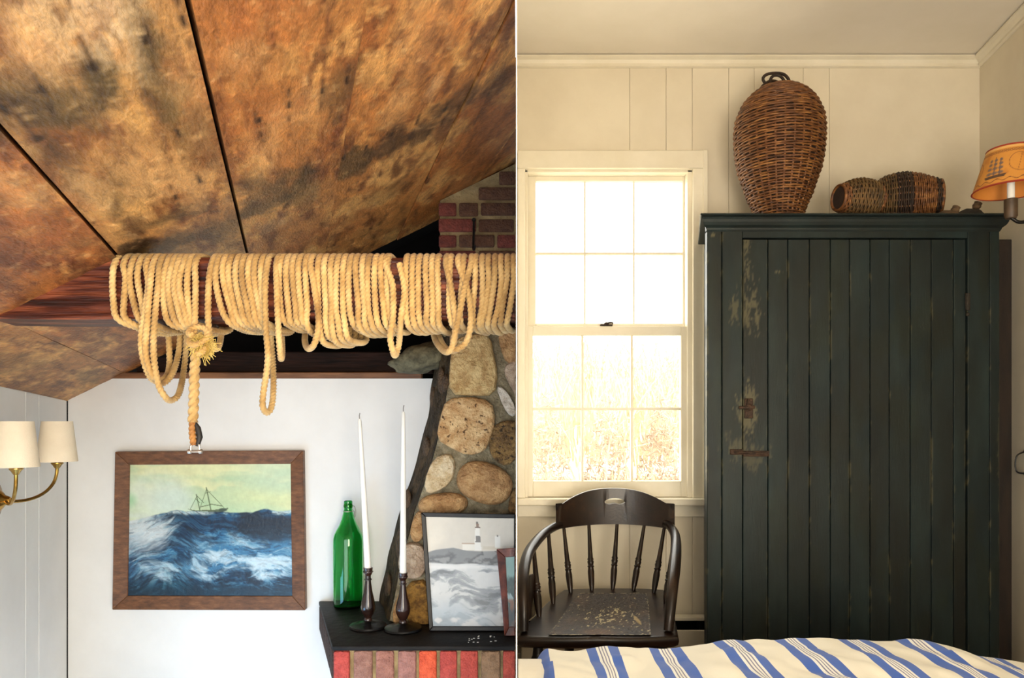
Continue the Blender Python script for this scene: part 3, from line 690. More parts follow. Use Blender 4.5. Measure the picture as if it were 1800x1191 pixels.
# ================================================================== STONE CHIMNEY AND MANTEL
YF = 2.35                         # chimney face
ZM = P(0, 1135, 2.10).z           # mantel top
edge = [(800, 560), (794, 620), (790, 660), (780, 730), (757, 820), (728, 900), (703, 1000), (688, 1075), (682, 1100)]
def left_edge(z):
    py = HZ - (z - E) * F / YF
    ex = np.interp(py, [e[1] for e in edge], [e[0] for e in edge]); return (ex - CX) / F * YF
chim = thing('stone_chimney', (-0.4, 2.5, ZM), 'fieldstone chimney with rounded tan stones rising behind the mantel to red brick', 'chimney')
ztop = P(0, 572, YF).z
def front(s, t):
    z = ZM + .001 + (ztop - ZM) * t; x0 = left_edge(z); x = x0 + (-0.003 - x0) * s
    return (x, YF + .007 * mnoise.noise(Vector((x * 22, z * 22, 0))) + (.005 * (1 - s * 12) if s < 1 / 12 else 0), z)
B().grid(front, 44, 64).obj('mortar', mortar_m, chim, 80)
def side(s, t):
    z = ZM + .001 + (ztop - ZM) * t; x0 = left_edge(z); y = YF + .004 + (YB - .001 - YF - .004) * s
    return (x0 + KL * (y - YF) + .010 * mnoise.noise(Vector((y * 14, z * 9, 4))) * min(1, s * 6), y, z)
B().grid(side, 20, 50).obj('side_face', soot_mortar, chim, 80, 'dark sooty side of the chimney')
B().box(P(782, 0, YF).x, -.003, YF + .05, YB - .003, ZM + .001, ztop).obj('core', soot_mortar, chim)
def stone(poly, m, bulge=.03, chaikin=2, par=chim, name='stone', yf=YF, rough=.006, yfn=None):
    q = [Vector((a, c)) for a, c in poly]
    for _ in range(chaikin):
        q = [v for i in range(len(q)) for v in (q[i] * .75 + q[(i + 1) % len(q)] * .25, q[i] * .25 + q[(i + 1) % len(q)] * .75)]
    c = sum(q, Vector((0, 0))) / len(q); q = [c + (v - c) * 1.05 for v in q]
    rs = []
    for f, d in ([(1.0, .02), (1.0, -.35 * bulge), (.975, -.75 * bulge), (.92, -.96 * bulge), (.75, -1.0 * bulge), (.5, -1.0 * bulge), (.25, -1.0 * bulge), (.1, -1.0 * bulge)] if chaikin < 2 else [(1.0, .02), (1.0, -.25 * bulge), (.96, -.6 * bulge), (.86, -.85 * bulge), (.66, -1.0 * bulge), (.4, -1.06 * bulge), (.15, -1.08 * bulge)]):
        rg = []
        for v in q:
            p_ = c + (v - c) * f; w3 = P(p_.x, p_.y, yf)
            if w3.x > -.0035: w3.x = -.0035
            w3.z = max(w3.z, ZM + .0015)
            nn = mnoise.noise(w3 * 22) * rough * 1.2 + mnoise.noise(w3 * 60) * rough
            rg.append(Vector((w3.x, (yf if d > 0 else yf) + d + (nn if f < .99 else 0), w3.z)))
        rs.append(rg)
    b = B(); b.rings(rs, cap=True); return b.obj(name, m, par, 50)
def stone_mat(n, c, d, pits=None, sc=30): return mat(n, [(0.28, lin(*[q * .85 for q in d])), (0.42, lin(*d)), (0.62, lin(*c))], sc, rough=0.85, bump=1.0, bscale=110, bdist=.012, dark=pits, nrough=.72)
s_pale = stone_mat('pale_yellow_stone', (226, 196, 138), (188, 150, 96))
s_pit = stone_mat('pitted_tan_stone', (232, 198, 146), (196, 150, 98), (70, .62, lin(96, 66, 38)))
s_orange = stone_mat('orange_tan_stone', (206, 164, 112), (168, 124, 78))
s_pink = stone_mat('pinkish_stone', (206, 182, 156), (166, 140, 116))
s_white = stone_mat('white_quartz', (232, 222, 206), (206, 192, 172))
s_dark = stone_mat('brown_rough_stone', (150, 116, 66), (96, 70, 38), (80, .58, lin(56, 40, 22)))
s_cream = stone_mat('cream_stone', (232, 212, 176), (204, 176, 132))
s_gold = stone_mat('golden_brown_stone', (176, 130, 58), (110, 76, 32))
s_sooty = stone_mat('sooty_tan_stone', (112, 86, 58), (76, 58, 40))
def ell(cx, cy, rx, ry, rot=0, n=12, p=2.3):
    out = []
    for k in range(n):
        a = 2 * PI * k / n; ca, sa = math.cos(a), math.sin(a)
        x_, y_ = rx * math.copysign(abs(ca) ** (2 / p), ca), ry * math.copysign(abs(sa) ** (2 / p), sa)
        out.append((cx + x_ * math.cos(rot) - y_ * math.sin(rot), cy + x_ * math.sin(rot) + y_ * math.cos(rot)))
    return out
stone([(798, 606), (812, 594), (845, 588), (862, 596), (866, 622), (874, 655), (868, 692), (830, 693), (793, 690), (792, 650)], s_pale, .03, 1, rough=.010)
stone([(786, 704), (822, 699), (862, 706), (870, 740), (860, 772), (850, 792), (822, 798), (795, 786), (770, 770), (776, 735)], s_pit, .03, 1, rough=.006)
stone([(876, 588), (890, 576), (912, 572), (912, 636), (890, 638), (880, 612)], s_orange, .022, 1)
stone([(890, 640), (912, 632), (912, 700), (900, 684), (886, 656)], s_pink, .02, 1)
stone([(872, 678), (887, 683), (901, 704), (908, 726), (898, 732), (885, 715)], s_white, .02, 1)
stone([(866, 752), (884, 740), (912, 742), (912, 802), (890, 818), (870, 808), (859, 786)], s_dark, .026, 1, rough=.008)
stone([(762, 806), (790, 797), (800, 812), (796, 842), (780, 857), (752, 868), (747, 846)], s_cream, .024, 1)
stone(ell(852, 848, 49, 35, .32), s_orange, .034, 2)
stone(ell(779, 886, 43, 20, -.08), s_orange, .03, 2)
stone(ell(737, 924, 13, 27, .2), s_orange, .026, 1)
stone(ell(727, 984, 25, 31, .1), s_pink, .028, 1)
stone([(716, 1024), (752, 1018), (768, 1060), (760, 1102), (724, 1104), (712, 1060)], s_gold, .026, 1)
stone([(692, 1066), (705, 1036), (712, 1050), (710, 1098), (692, 1100)], s_orange, .018, 1)
for (cx_, cy_, rx, ry, m) in [(800, 944, 40, 34, s_pink), (868, 930, 36, 28, s_cream), (880, 1000, 30, 36, s_gold), (806, 1018, 36, 32, s_orange), (840, 1076, 40, 26, s_cream), (786, 1078, 16, 24, s_pink), (896, 1074, 16, 30, s_dark), (905, 880, 10, 24, s_dark)]:
    stone(ell(cx_, cy_, rx, ry, .2), m, .024, 1)
def side_stone(px, py, Y, ry, rz, m):
    c = P(px, py, Y); c.x = left_edge(c.z) + KL * (Y - YF)
    b = B(); bmesh.ops.create_icosphere(b.bm, subdivisions=3, radius=1)
    for v in b.bm.verts:
        d = 1 + .12 * mnoise.noise(v.co * 2 + c * 9)
        v.co = c + Vector((v.co.x * .011 * d + KL * v.co.y * ry * d, v.co.y * ry * d, v.co.z * rz * d))
    b.obj('stone', m, chim, 60)
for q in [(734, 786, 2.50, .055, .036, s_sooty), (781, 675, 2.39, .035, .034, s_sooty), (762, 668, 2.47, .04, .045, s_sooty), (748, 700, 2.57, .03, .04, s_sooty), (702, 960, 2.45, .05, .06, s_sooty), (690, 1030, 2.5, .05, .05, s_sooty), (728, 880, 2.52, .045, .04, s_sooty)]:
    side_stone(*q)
# cement shoulder on the loft timber
b = B(); c = P(742, 630, 2.56); bmesh.ops.create_icosphere(b.bm, subdivisions=4, radius=1)
for v in b.bm.verts:
    d = 1 + .3 * mnoise.noise(v.co * 1.8 + Vector((5, 2, 1))); v.co = c + Vector((v.co.x * .105 * d, v.co.y * .09, max(v.co.z * .05 * d + v.co.x * .024, -.05)))
b.obj('cement_shoulder', cement_m, chim, 60, 'lump of green-grey cement where chimney meets loft')
# brick stack above
bxl = P(771, 0, YF).x
_c = [(bxl + .004, YF + .008), (-.003, YF + .008), (-.003, YF + .22), (bxl + .004, YF + .22)]
B().hexa([(x_, y_, ztop - .02) for x_, y_ in _c] + [(x_, y_, ceil_z(x_, y_) - .006) for x_, y_ in _c]).obj('brick_mortar', brickmortar_m, chim)
z = ztop - .005; row = 0; pitch = .0506
while z < E + .86:
    x = bxl; first = True
    while x < -.006:
        wd = (.056 if row % 2 else .118) if first else random.choice([.118, .122, .06, .112])
        first = False
        x1 = min(x + wd, -.004)
        if x1 - x > .014 and ceil_z(x, YF) > z + .012:
            zt_ = min(z + .041, max(z + .008, ceil_z(x, YF + .07) - .004))
            j = random.uniform(-.004, .003)
            o = B().box(x, x1, YF + j, YF + .07, z + random.uniform(-.002, .002), zt_, .005, 2).obj('brick', old_red if (x < bxl + .01 or random.random() < .35) else old_brown, chim, 40)
        x = x1 + .009
    z += pitch; row += 1
# iron hook on the bricks
hk = B(); a0 = P(833, 386, YF - .012); a1 = P(832, 436, YF - .014)
hk.tube(spline([a0 + Vector((0, .012, .004)), a0, (a0 + a1) / 2, a1, a1 + Vector((.004, -.012, -.006)), a1 + Vector((.006, -.022, .004))], .004), .0035, 8)
hk.lathe([(.005, 0), (.007, .004), (.005, .008)], a0 + Vector((0, -.004, 0)), 10, (0, 1, 0))
tag(hk.obj('iron_hook', iron_m, smooth=40), 'thin black iron hook on the upper chimney bricks', 'hook')

# ---- mantel
mant = thing('brick_mantel', (-0.4, 2.3, ZL), 'brick mantel shelf with a soot-black top and upright red bricks along its edge', 'mantel')
YM = 2.10
xl = P(584, 0, YM).x
def mx(y): return xl + KL * 1.12 * (y - YM)
B().hexa([(xl, YM, ZM - .014), (-.003, YM, ZM - .014), (-.003, YB - .002, ZM - .014), (mx(YB), YB - .002, ZM - .014), (xl, YM, ZM), (-.003, YM, ZM), (-.003, YB - .002, ZM), (mx(YB), YB - .002, ZM)], .004, 2).obj('top_slab', slab_m, mant, 40)
hb = ZM - .014
B().hexa([(xl + .008, YM + .010, hb - .10), (-.003, YM + .010, hb - .10), (-.003, YB - .004, hb - .10), (mx(YB) + .008, YB - .004, hb - .10), (xl + .008, YM + .010, hb), (-.003, YM + .010, hb), (-.003, YB - .004, hb), (mx(YB) + .008, YB - .004, hb)]).obj('mortar', brickmortar_m, mant)
B().box(xl + .06, -.003, YM + .10, YB - .004, ZL + .001, hb - .10).obj('chimney_breast', old_red, mant)
cols = [((206, 84, 74), (160, 56, 50)), ((166, 120, 104), (128, 84, 70)), ((164, 112, 96), (128, 82, 70)), ((170, 118, 106), (134, 90, 80)), ((228, 96, 60), (190, 66, 38)), ((196, 80, 68), (150, 52, 46)), ((206, 84, 68), (164, 58, 48)), ((152, 116, 84), (112, 82, 56)), ((200, 84, 64), (154, 58, 44))]
for k, ((a, c2), (c, d)) in enumerate(zip([(586, 614), (621, 654), (660, 692), (699, 731), (736, 767), (773, 803), (809, 840), (846, 879), (884, 906)], cols)):
    m = brick_mat('mantel_brick_clay_%d' % k, c, d)
    B().box(P(a, 0, YM).x, min(P(c2, 0, YM).x, -.004), YM - .001 + random.uniform(-.002, .003), YM + .2, hb - .086, hb - .0005, .006, 2).obj('brick', m, mant, 40)
dk_b = brick_mat('dark_side_brick', (74, 50, 40), (44, 30, 26))  # darker brick tone for the side face of the mantel
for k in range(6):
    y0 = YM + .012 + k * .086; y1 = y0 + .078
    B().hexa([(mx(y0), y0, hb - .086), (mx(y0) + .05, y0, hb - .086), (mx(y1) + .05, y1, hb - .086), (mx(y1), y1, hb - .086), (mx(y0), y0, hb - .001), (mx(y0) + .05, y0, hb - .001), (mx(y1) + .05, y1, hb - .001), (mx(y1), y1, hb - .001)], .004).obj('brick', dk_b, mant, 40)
fl = B(); r4 = random.Random(3)
for k in range(16):
    q = P(r4.choice([826, 832, 838, 872]) + r4.gauss(0, 6), 1116 + r4.uniform(-5, 6), 2.2); y = .638 * 0 + r4.uniform(2.13, 2.2)
    x = q.x; fl.box(x, x + r4.uniform(.002, .006), y, y + r4.uniform(.002, .005), ZM, ZM + .0012)
tag(fl.obj('paint_flakes', wax_m), 'white flakes scattered on the black mantel top', 'flakes', kind='stuff')

# ---- green bottle
YBt = 2.545; bc = P(612, 0, YBt); bc.z = ZM
pxm = YBt / F
prof_px = [(0, 1069), (22, 1069), (25.0, 1067), (25.8, 1060), (26, 1010), (26.2, 960), (26, 950), (24.5, 942), (21, 935), (15.5, 925), (11.5, 915), (9, 905), (7.6, 898), (6.9, 892), (6.8, 888)]
zoff = 1069
prof = [(r * pxm, (zoff - y) * pxm) for r, y in prof_px]
inner = [(max(r - .003, 0.0005), h + (.004 if i < 3 else 0)) for i, (r, h) in enumerate(prof)]
bot = thing('glass_bottle', bc, 'tall green glass swing-top bottle on the corner of the mantel', 'bottle')
b = B(); b.lathe(prof + inner[::-1], bc, 48, cap=False); b.obj('bottle_body', glass_green, bot, 40)
b = B(); b.lathe([(.0146, .344), (.0158, .347), (.0158, .353), (.0146, .356), (.0146, .366), (.0125, .368), (.0125, .344)], bc - Vector((0, 0, .344 - 174 * pxm - .0)), 32, cap=False); b.obj('lip', glass_green, bot, 40)
wb_ = B(); tp = bc + Vector((.014, -.004, 176 * pxm))
wb_.tube(spline([tp, tp + Vector((.008, -.002, .003)), tp + Vector((.013, -.003, -.012)), tp + Vector((.012, -.003, -.032)), tp + Vector((.009, -.003, -.035)), tp + Vector((.008, -.003, -.016)), tp + Vector((.002, -.002, -.012))], .003), .0012, 6)
wb_.tube([bc + Vector((.0165 * math.cos(a), .0165 * math.sin(a), 168 * pxm)) for a in [2 * PI * k / 24 for k in range(25)]], .0012, 6)
wb_.obj('wire_bail', steel_m, bot, 60, 'bent wire bail of the swing stopper')

# ---- candlesticks and candles
def candlestick(px, pb, Yc, top_py, lab, lab_c, lean):
    c = P(px, 0, Yc); c.z = ZM
    s = Yc / F; H_ = P(0, top_py, Yc).z - ZM
    t = thing('candlestick', c, lab, 'candlestick', 'turned candlesticks on the mantel')
    B().lathe([(.0, 0), (.056, 0), (.058, .004), (.056, .009), (.044, .013), (.030, .015), (.018, .018), (.012, .022)], c, 40).obj('base', iron_m, t, 40)
    h = H_ - .022
    B().lathe([(.012, .020), (.013, .026), (.010, .031), (.0155, .040), (.022, .056), (.0225, .066), (.019, .085), (.013, .022 + h * .55), (.009, .022 + h * .72), (.0085, .022 + h * .76), (.0115, .022 + h * .77), (.0115, .022 + h * .785), (.0085, .022 + h * .795), (.0085, .022 + h * .85)], c, 28).obj('stem', bronze_m, t, 50)
    B().lathe([(.0085, .022 + h * .85), (.012, .022 + h * .88), (.0135, .022 + h * .91), (.0155, .022 + h * .915), (.0155, .022 + h * .935), (.013, .022 + h * .94), (.0145, H_), (.0115, H_), (.011, H_ - .012), (0, H_ - .012)], c, 28).obj('socket', bronze_m, t, 40)
    top = P(lean[0], lean[1], Yc); base = c + Vector((0, 0, H_ - .012))
    q = top - base
    cd = thing('taper_candle', base, lab_c, 'candle', 'white taper candles')
    B().tube([base + q * f for f in (0, .02, .3, .6, .9, .985, .997)], [.0100, .0104, .0094, .0080, .0062, .0055, .003], 20).obj('wax', wax_m, cd, 50)
    B().tube([base + q * .99, base + q * 1.02, base + q * 1.035 + Vector((.002, 0, 0))], .0011, 6).obj('wick', wick_m, cd)
candlestick(647, 1102, 2.29, 997, 'dark turned candlestick beside the green bottle', 'leaning white taper candle nearest the green bottle', (632, 735))
candlestick(708.5, 1107, 2.262, 1006, 'dark turned candlestick in front of the stone chimney', 'upright white taper candle in front of the chimney', (709, 722))

# ================================================================== PICTURES
def quad(c00, c10, c11, c01):
    return lambda s, t: (c00 * (1 - s) + c10 * s) * (1 - t) + (c01 * (1 - s) + c11 * s) * t     # t from top (0) to bottom (1)
def picture(root, tl, tr_, br_, bl, rw, depth, m, nU, nV, paint, pm, profile=0.0, rail_r=None):
    """mitred four-rail frame on the quadrilateral plus a painted sheet inside"""
    q = quad(tl, tr_, br_, bl); nrm = (tr_ - tl).cross(bl - tl).normalized()
    if nrm.y > 0: nrm = -nrm
    wU = (tr_ - tl).length; hV = (bl - tl).length; a, bb = rw / wU, rw / hV; ar = (rail_r or rw) / wU
    ins = [(a, bb), (1 - ar, bb), (1 - ar, 1 - bb), (a, 1 - bb)]; out = [(0, 0), (1, 0), (1, 1), (0, 1)]
    for k in range(4):
        o0, o1, i1, i0 = out[k], out[(k + 1) % 4], ins[(k + 1) % 4], ins[k]
        lo = [q(*p_) for p_ in (o0, o1, i1, i0)]; f1 = nrm * depth; f2 = nrm * (depth - profile)
        hi = [lo[0] + f1, lo[1] + f1, lo[2] + f2, lo[3] + f2]
        B().hexa(lo + hi, min(.0016, rw * .12)).obj('frame_rail', m, root)
    off = nrm * (depth * .45)
    b = B(); b.grid(lambda s, t: q(a * .8 + (1 - ar * .8 - a * .8) * s, bb * .8 + (1 - 1.6 * bb) * t) + off, nU, nV)
    o = b.obj('painted_sheet', pm, root, 80)
    s, t = np.meshgrid(np.linspace(0, 1, nU), np.linspace(0, 1, nV), indexing='ij')
    set_colors(o, paint(s, t).reshape(-1, 3))
    b = B(); bo = -nrm * .0; lo = [q(*p_) + nrm * .001 for p_ in ((.01, .01), (.99, .01), (.99, .99), (.01, .99))]; b.hexa(lo + [p_ + nrm * depth * .3 for p_ in lo]); b.obj('backing', void_m, root)
    return o
def line(c, s, t, a, b_, wd, colr, strength=1.0, asp=1.25):
    ax, ay = a[0] * asp, a[1]; bx_, by_ = b_[0] * asp, b_[1]; X_, Y_ = s * asp, t
    dx, dy = bx_ - ax, by_ - ay; L2 = dx * dx + dy * dy + 1e-9
    u = np.clip(((X_ - ax) * dx + (Y_ - ay) * dy) / L2, 0, 1)
    d = np.hypot(X_ - ax - u * dx, Y_ - ay - u * dy)
    return mixc(c, colr, sstep(wd * 1.5, wd * .4, d) * strength)
def seascape(s, t):
    asp = 1.25; x = s * asp; y = t
    wx = (fbm(x * 3, y * 3, 31, 4) - .5); wy = (fbm(x * 3, y * 3, 37, 4) - .5)
    c = np.zeros(s.shape + (3,)) + np.array([186, 206, 166.])
    n = fbm(x * 1.6 + wx, y * 7 + wy, 1, 5)
    c = mixc(c, (216, 220, 172), sstep(.45, .65, n)); c = mixc(c, (168, 202, 164), sstep(.5, .7, fbm(x * 1.8, y * 6, 4, 5)) * .8)
    c = mixc(c, (190, 212, 190), sstep(.55, .9, s) * sstep(.5, .2, t) * .5)
    c = mixc(c, (214, 218, 160), sstep(.12, .0, np.abs(t - .29 + .1 * (1 - s))) * sstep(.5, .8, s) * .6)
    pl = sstep(1.15, 0, np.hypot((s - .17) / .27, (t - .3) / .26) + (fbm(x * 4, y * 4, 8, 5) - .5) * 1.3)
    c = mixc(c, (214, 224, 208), pl * .9); c = mixc(c, (196, 216, 206), sstep(1.0, 0, np.hypot((s - .28) / .14, (t - .25) / .16) + wx * 2) * .6)
    c = mixc(c, (156, 206, 160), sstep(1.0, 0, np.hypot((s - .02) / .06, (t - .28) / .08)) * .8)
    crest = np.interp(s, [0, .1, .2, .3, .45, .55, .62, .75, .83, .9, 1], [.43, .41, .385, .355, .365, .355, .37, .365, .345, .36, .345]) + .02 * (fbm(x * 14, s * 0, 12, 3) - .5)
    sea = sstep(-.004, .008, t - crest)
    # stroke fields
    k1 = fbm(x * 5 + wy * 2.5, (y - .25 * x * (-1 + 1.35 * sstep(.22, .5, s))) * 16 + wx * 3, 15, 6, .6)
    k2 = fbm(x * 4 + y * 2, (y + .3 * np.sin(x * 4)) * 12 + wx * 2, 19, 6, .6)
    sc_ = np.zeros(s.shape + (3,)) + np.array([10, 44, 74.])
    sc_ = mixc(sc_, (34, 96, 140), sstep(.48, .66, k1)); sc_ = mixc(sc_, (6, 24, 42), sstep(.5, .36, k2) * .9)
    sc_ = mixc(sc_, (120, 168, 190), sstep(.63, .76, k1) * sstep(.36, .5, t) * .8)
    big = sstep(1.1, .4, np.hypot((s - .86) / .30, (t - .49) / .15) + (k2 - .5) * 1.0); sc_ = mixc(sc_, (8, 28, 46), big * .95)
    sc_ = mixc(sc_, (10, 44, 74), sstep(1, .3, np.hypot((s - .5) / .25, (t - .44) / .07)) * .7)
    cov = fbm(x * 3.2 + wy * 2, (y - .18 * x) * 9 + wx * 2.5, 23, 6, .62)
    foam = sstep(1.25, .35, np.hypot((s - .66) / .46, (t - .72 + .08 * (s - .5)) / .16) + (cov - .5) * 1.7)
    sc_ = mixc(sc_, (132, 178, 206), foam * .9); sc_ = mixc(sc_, (188, 212, 224), foam * sstep(.5, .68, k1) * .85); sc_ = mixc(sc_, (40, 104, 150), foam * sstep(.5, .36, k1) * .75)
    sc_ = mixc(sc_, (206, 224, 232), sstep(.9, .1, np.hypot((s - .82) / .16, (t - .83) / .045) + (cov - .5) * 2) * .8)
    # left plume falling in diagonal strokes
    dd = s * .75 + t
    k3 = fbm((s - t) * 4.0, (dd) * 22 + wx * 6, 27, 5, .6)
    lft = sstep(.42, .12, s + .25 * np.clip(t - .45, 0, 1)) * sstep(.32, .45, t) * sstep(.95, .75, t)
    sc_ = mixc(sc_, (176, 194, 208), lft * sstep(.4, .58, k3) * .95); sc_ = mixc(sc_, (70, 96, 130), lft * sstep(.46, .34, k3) * .7)
    upl = sstep(1.1, .2, np.hypot((s - .1) / .2, (t - .48) / .11) + (k3 - .5) * 1.6); sc_ = mixc(sc_, (206, 216, 214), upl * .9)
    low = sstep(.83, .95, t + .06 * (k2 - .5) * 2); sc_ = mixc(sc_, (10, 46, 66), low * .85)
    an = np.arctan2(t - .72, s - .24); k4 = fbm(an * 9, np.hypot(s - .24, t - .72) * 3, 33, 4)
    burst = sstep(1.0, .25, np.hypot((s - .22) / .24, (t - .84) / .15)) * sstep(.42, .62, k4); sc_ = mixc(sc_, (150, 190, 200), burst * .45)
    sc_ = mixc(sc_, (20, 84, 104), sstep(1, .3, np.hypot((s - .3) / .15, (t - .92) / .08)) * .4)
    cr = sstep(.03, .0, np.abs(t - crest - .012)) * sstep(.42, .6, fbm(x * 9, y * 9, 41, 4)); sc_ = mixc(sc_, (210, 222, 218), cr * .9)
    fine = fbm(x * 16 + wy * 6, (y - .3 * x * (-1.2 + 1.5 * sstep(.18, .5, s))) * 60 + wx * 8, 51, 4, .65)
    sc_ = mixc(sc_, (4, 22, 40), sstep(.5, .34, fine) * .4); sc_ = mixc(sc_, (196, 214, 222), sstep(.6, .72, fine) * sstep(.40, .55, t) * .3); sc_ = mixc(sc_, (30, 110, 150), sstep(.52, .6, fine) * .25)
    big2 = sstep(1.1, .5, np.hypot((s - .88) / .27, (t - .48) / .12) + (k2 - .5) * 1.2); sc_ = mixc(sc_, (7, 24, 40), big2 * .75)
    wht = sstep(1.2, .3, np.hypot((s - .66) / .40, (t - .76) / .13) + (cov - .5) * 2.6) * sstep(.42, .56, k1); sc_ = mixc(sc_, (204, 222, 230), wht * .7)
    plm = sstep(1.15, .2, np.hypot((s - .09 - .1 * (.6 - t)) / .17, (t - .52) / .17) + (k3 - .5) * 1.6); sc_ = mixc(sc_, (204, 214, 218), plm * .75)
    sc_ = mixc(sc_, (8, 40, 58), sstep(.88, .96, t + .1 * (k1 - .5)) * .7)
    c = c * (1 - sea[..., None]) + sc_ * sea[..., None]
    c = mixc(c, (212, 222, 216), sstep(.05, 0, np.abs(t - .40)) * sstep(.3, .1, s) * .6 * sstep(.35, .6, fbm(x * 8, y * 8, 45, 4)))
    shp = (74, 88, 60)
    hull = (s > .365) & (s < .605) & (t > np.interp(s, [.365, .41, .52, .605], [.345, .355, .352, .338])) & (t < np.interp(s, [.365, .4, .57, .605], [.347, .362, .368, .345]))
    c = mixc(c, shp, hull * .8); c = mixc(c, (56, 72, 60), (sstep(.03, .02, np.hypot((s - .575) / 1, (t - .352) * 2))) * .8)
    for a, b_, wd in [((.415, .24), (.437, .355), .0035), ((.475, .19), (.503, .355), .004), ((.41, .27), (.437, .30), .002), ((.475, .205), (.435, .35), .002), ((.475, .2), (.58, .335), .002), ((.42, .25), (.38, .345), .002), ((.47, .23), (.5, .22), .002), ((.415, .245), (.46, .30), .002), ((.5, .31), (.57, .325), .003), ((.44, .33), (.5, .315), .003)]:
        c = line(c, s, t, a, b_, wd, shp, .85)
    return c
Yp = YB - .002
pt = thing('framed_painting', (P(372, 0, Yp).x, Yp, P(0, 1068, Yp).z), 'stormy blue-green seascape with a ship in a wide walnut frame on the white wall', 'painting')
picture(pt, P(209, 793, Yp), P(536, 791, Yp), P(540, 1069, Yp), P(204, 1068, Yp), .047, .026, walnut_m, 340, 275, seascape, canvas_m, .010)
def lighthouse(s, t):
    x, y = s * .8, t; wx = fbm(x * 4, y * 4, 61, 4) - .5
    c = np.zeros(s.shape + (3,)) + np.array([226, 216, 198.]); c = mixc(c, (206, 198, 184), sstep(.5, .7, fbm(x * 2, y * 3, 62, 3)) * .5)
    hill = np.interp(s, [0, .1, .3, .45, .6, .8, 1], [.33, .305, .285, .31, .315, .31, .31]); bot = np.interp(s, [0, .3, .5, .8, 1], [.42, .43, .425, .44, .45]) + .02 * wx
    h = sstep(-.004, .006, t - hill); n = fbm(x * 8, y * 14, 63, 5)
    hc = mixc(np.zeros(s.shape + (3,)) + np.array([118, 120, 120.]), (74, 76, 78), sstep(.45, .6, n)); hc = mixc(hc, (60, 58, 56), sstep(.6, .95, s) * .6); hc = mixc(hc, (178, 178, 174), sstep(.62, .7, n) * .6)
    c = c * (1 - h[..., None]) + hc * h[..., None]
    w_ = sstep(-.004, .01, t - bot); k = fbm(x * 4 + wx, y * 16 + wx * 3, 64, 6, .6)
    wc = mixc(np.zeros(s.shape + (3,)) + np.array([216, 216, 212.]), (150, 154, 156), sstep(.46, .6, k)); wc = mixc(wc, (100, 104, 106), sstep(.62, .74, k) * .8)
    blue = sstep(.0, .22, t - .68 - .22 * (s - .2) + .12 * wx) * sstep(.95, .6, s); wc = mixc(wc, (178, 194, 206), blue * .75); wc = mixc(wc, (224, 226, 226), blue * sstep(.56, .66, fbm(x * 6, y * 12, 66, 5)))
    wc = mixc(wc, (232, 230, 226), sstep(.03, 0, np.abs(t - .46 - .03 * wx)) * .8)
    edge_ = sstep(.80, .97, s + .05 * wx) * sstep(.35, .6, fbm(x * 3, y * 60, 67, 4)); wc = mixc(wc, (30, 28, 26), edge_ * .9)
    c = c * (1 - w_[..., None]) + wc * w_[..., None]
    def rect(c, x0, x1, y0, y1, colr, taper=0.0):
        f = np.clip((t - y0) / (y1 - y0 + 1e-9), 0, 1); m = (s > x0 - taper * f) & (s < x1 + taper * f) & (t > y0) & (t < y1); return mixc(c, colr, m * .95)
    c = rect(c, .41, .62, .25, .305, (236, 230, 216)); c = rect(c, .40, .56, .238, .252, (176, 152, 126)); c = rect(c, .56, .605, .10, .31, (238, 234, 224), .018)
    c = rect(c, .562, .612, .175, .235, (96, 92, 88), .005); c = rect(c, .553, .613, .092, .104, (90, 62, 44)); c = rect(c, .566, .6, .06, .094, (120, 84, 58)); c = rect(c, .572, .594, .045, .062, (70, 56, 46))
    c = rect(c, .64, .82, .27, .30, (210, 198, 176)); c = rect(c, .78, .84, .175, .28, (236, 232, 222)); c = rect(c, .80, .82, .165, .178, (120, 110, 100))
    return c
Yq0, Yq1 = 2.255, 2.315
pz = lambda px, py, Y: P(px, py, Y)
lp_loc = P(830, 1108, Yq0); zb_ = ZM + .001
lt = thing('framed_print', (lp_loc.x, Yq0, ZM), 'black-and-white lighthouse print in a thin black frame leaning on the chimney', 'picture')
tlp, trp = P(741, 900, Yq1 - .024), P(905.5, 903, Yq1 - .024); blp, brp = P(755, 1110, Yq0), P(906, 1110, Yq0)
blp.z = brp.z = zb_; trp.x = brp.x = -.004
picture(lt, tlp, trp, brp, blp, .0135, .012, iron_m, 130, 170, lighthouse, print_m, .002, .004)
def shore(s, t):
    n = fbm(s * 3, t * 9, 71, 5); c = np.zeros(s.shape + (3,)) + np.array([126, 160, 152.]); c = mixc(c, (40, 66, 62), sstep(.28, .36, t + .1 * (n - .5))); c = mixc(c, (150, 170, 170), sstep(.42, .48, t) * sstep(.5, .6, n)); c = mixc(c, (120, 78, 52), sstep(.58, .64, t) * sstep(.48, .6, n)); c = mixc(c, (30, 34, 40), sstep(.7, .8, t) * .6); return c
red_frame = mat('red_mahogany_frame', two((70, 30, 22), (124, 60, 44)), 12, (3, 3, 3), rough=0.3, bump=0.1, coat=0.4)
Yr0, Yr1 = 2.205, 2.24
st_ = thing('small_framed_picture', (P(890, 0, Yr0).x, Yr0, ZM), 'small red-brown framed sea picture propped before the lighthouse print', 'picture')
tlp, blp = P(873, 964, Yr1 - .012), P(887, 1116, Yr0); brp = P(906, 1116, Yr0); trp = P(906, 962, Yr1 - .012); blp.z = brp.z = zb_; trp.x = brp.x = -.004
picture(st_, tlp, trp, brp, blp, .026, .014, red_frame, 24, 80, shore, print_m, .006, .003)

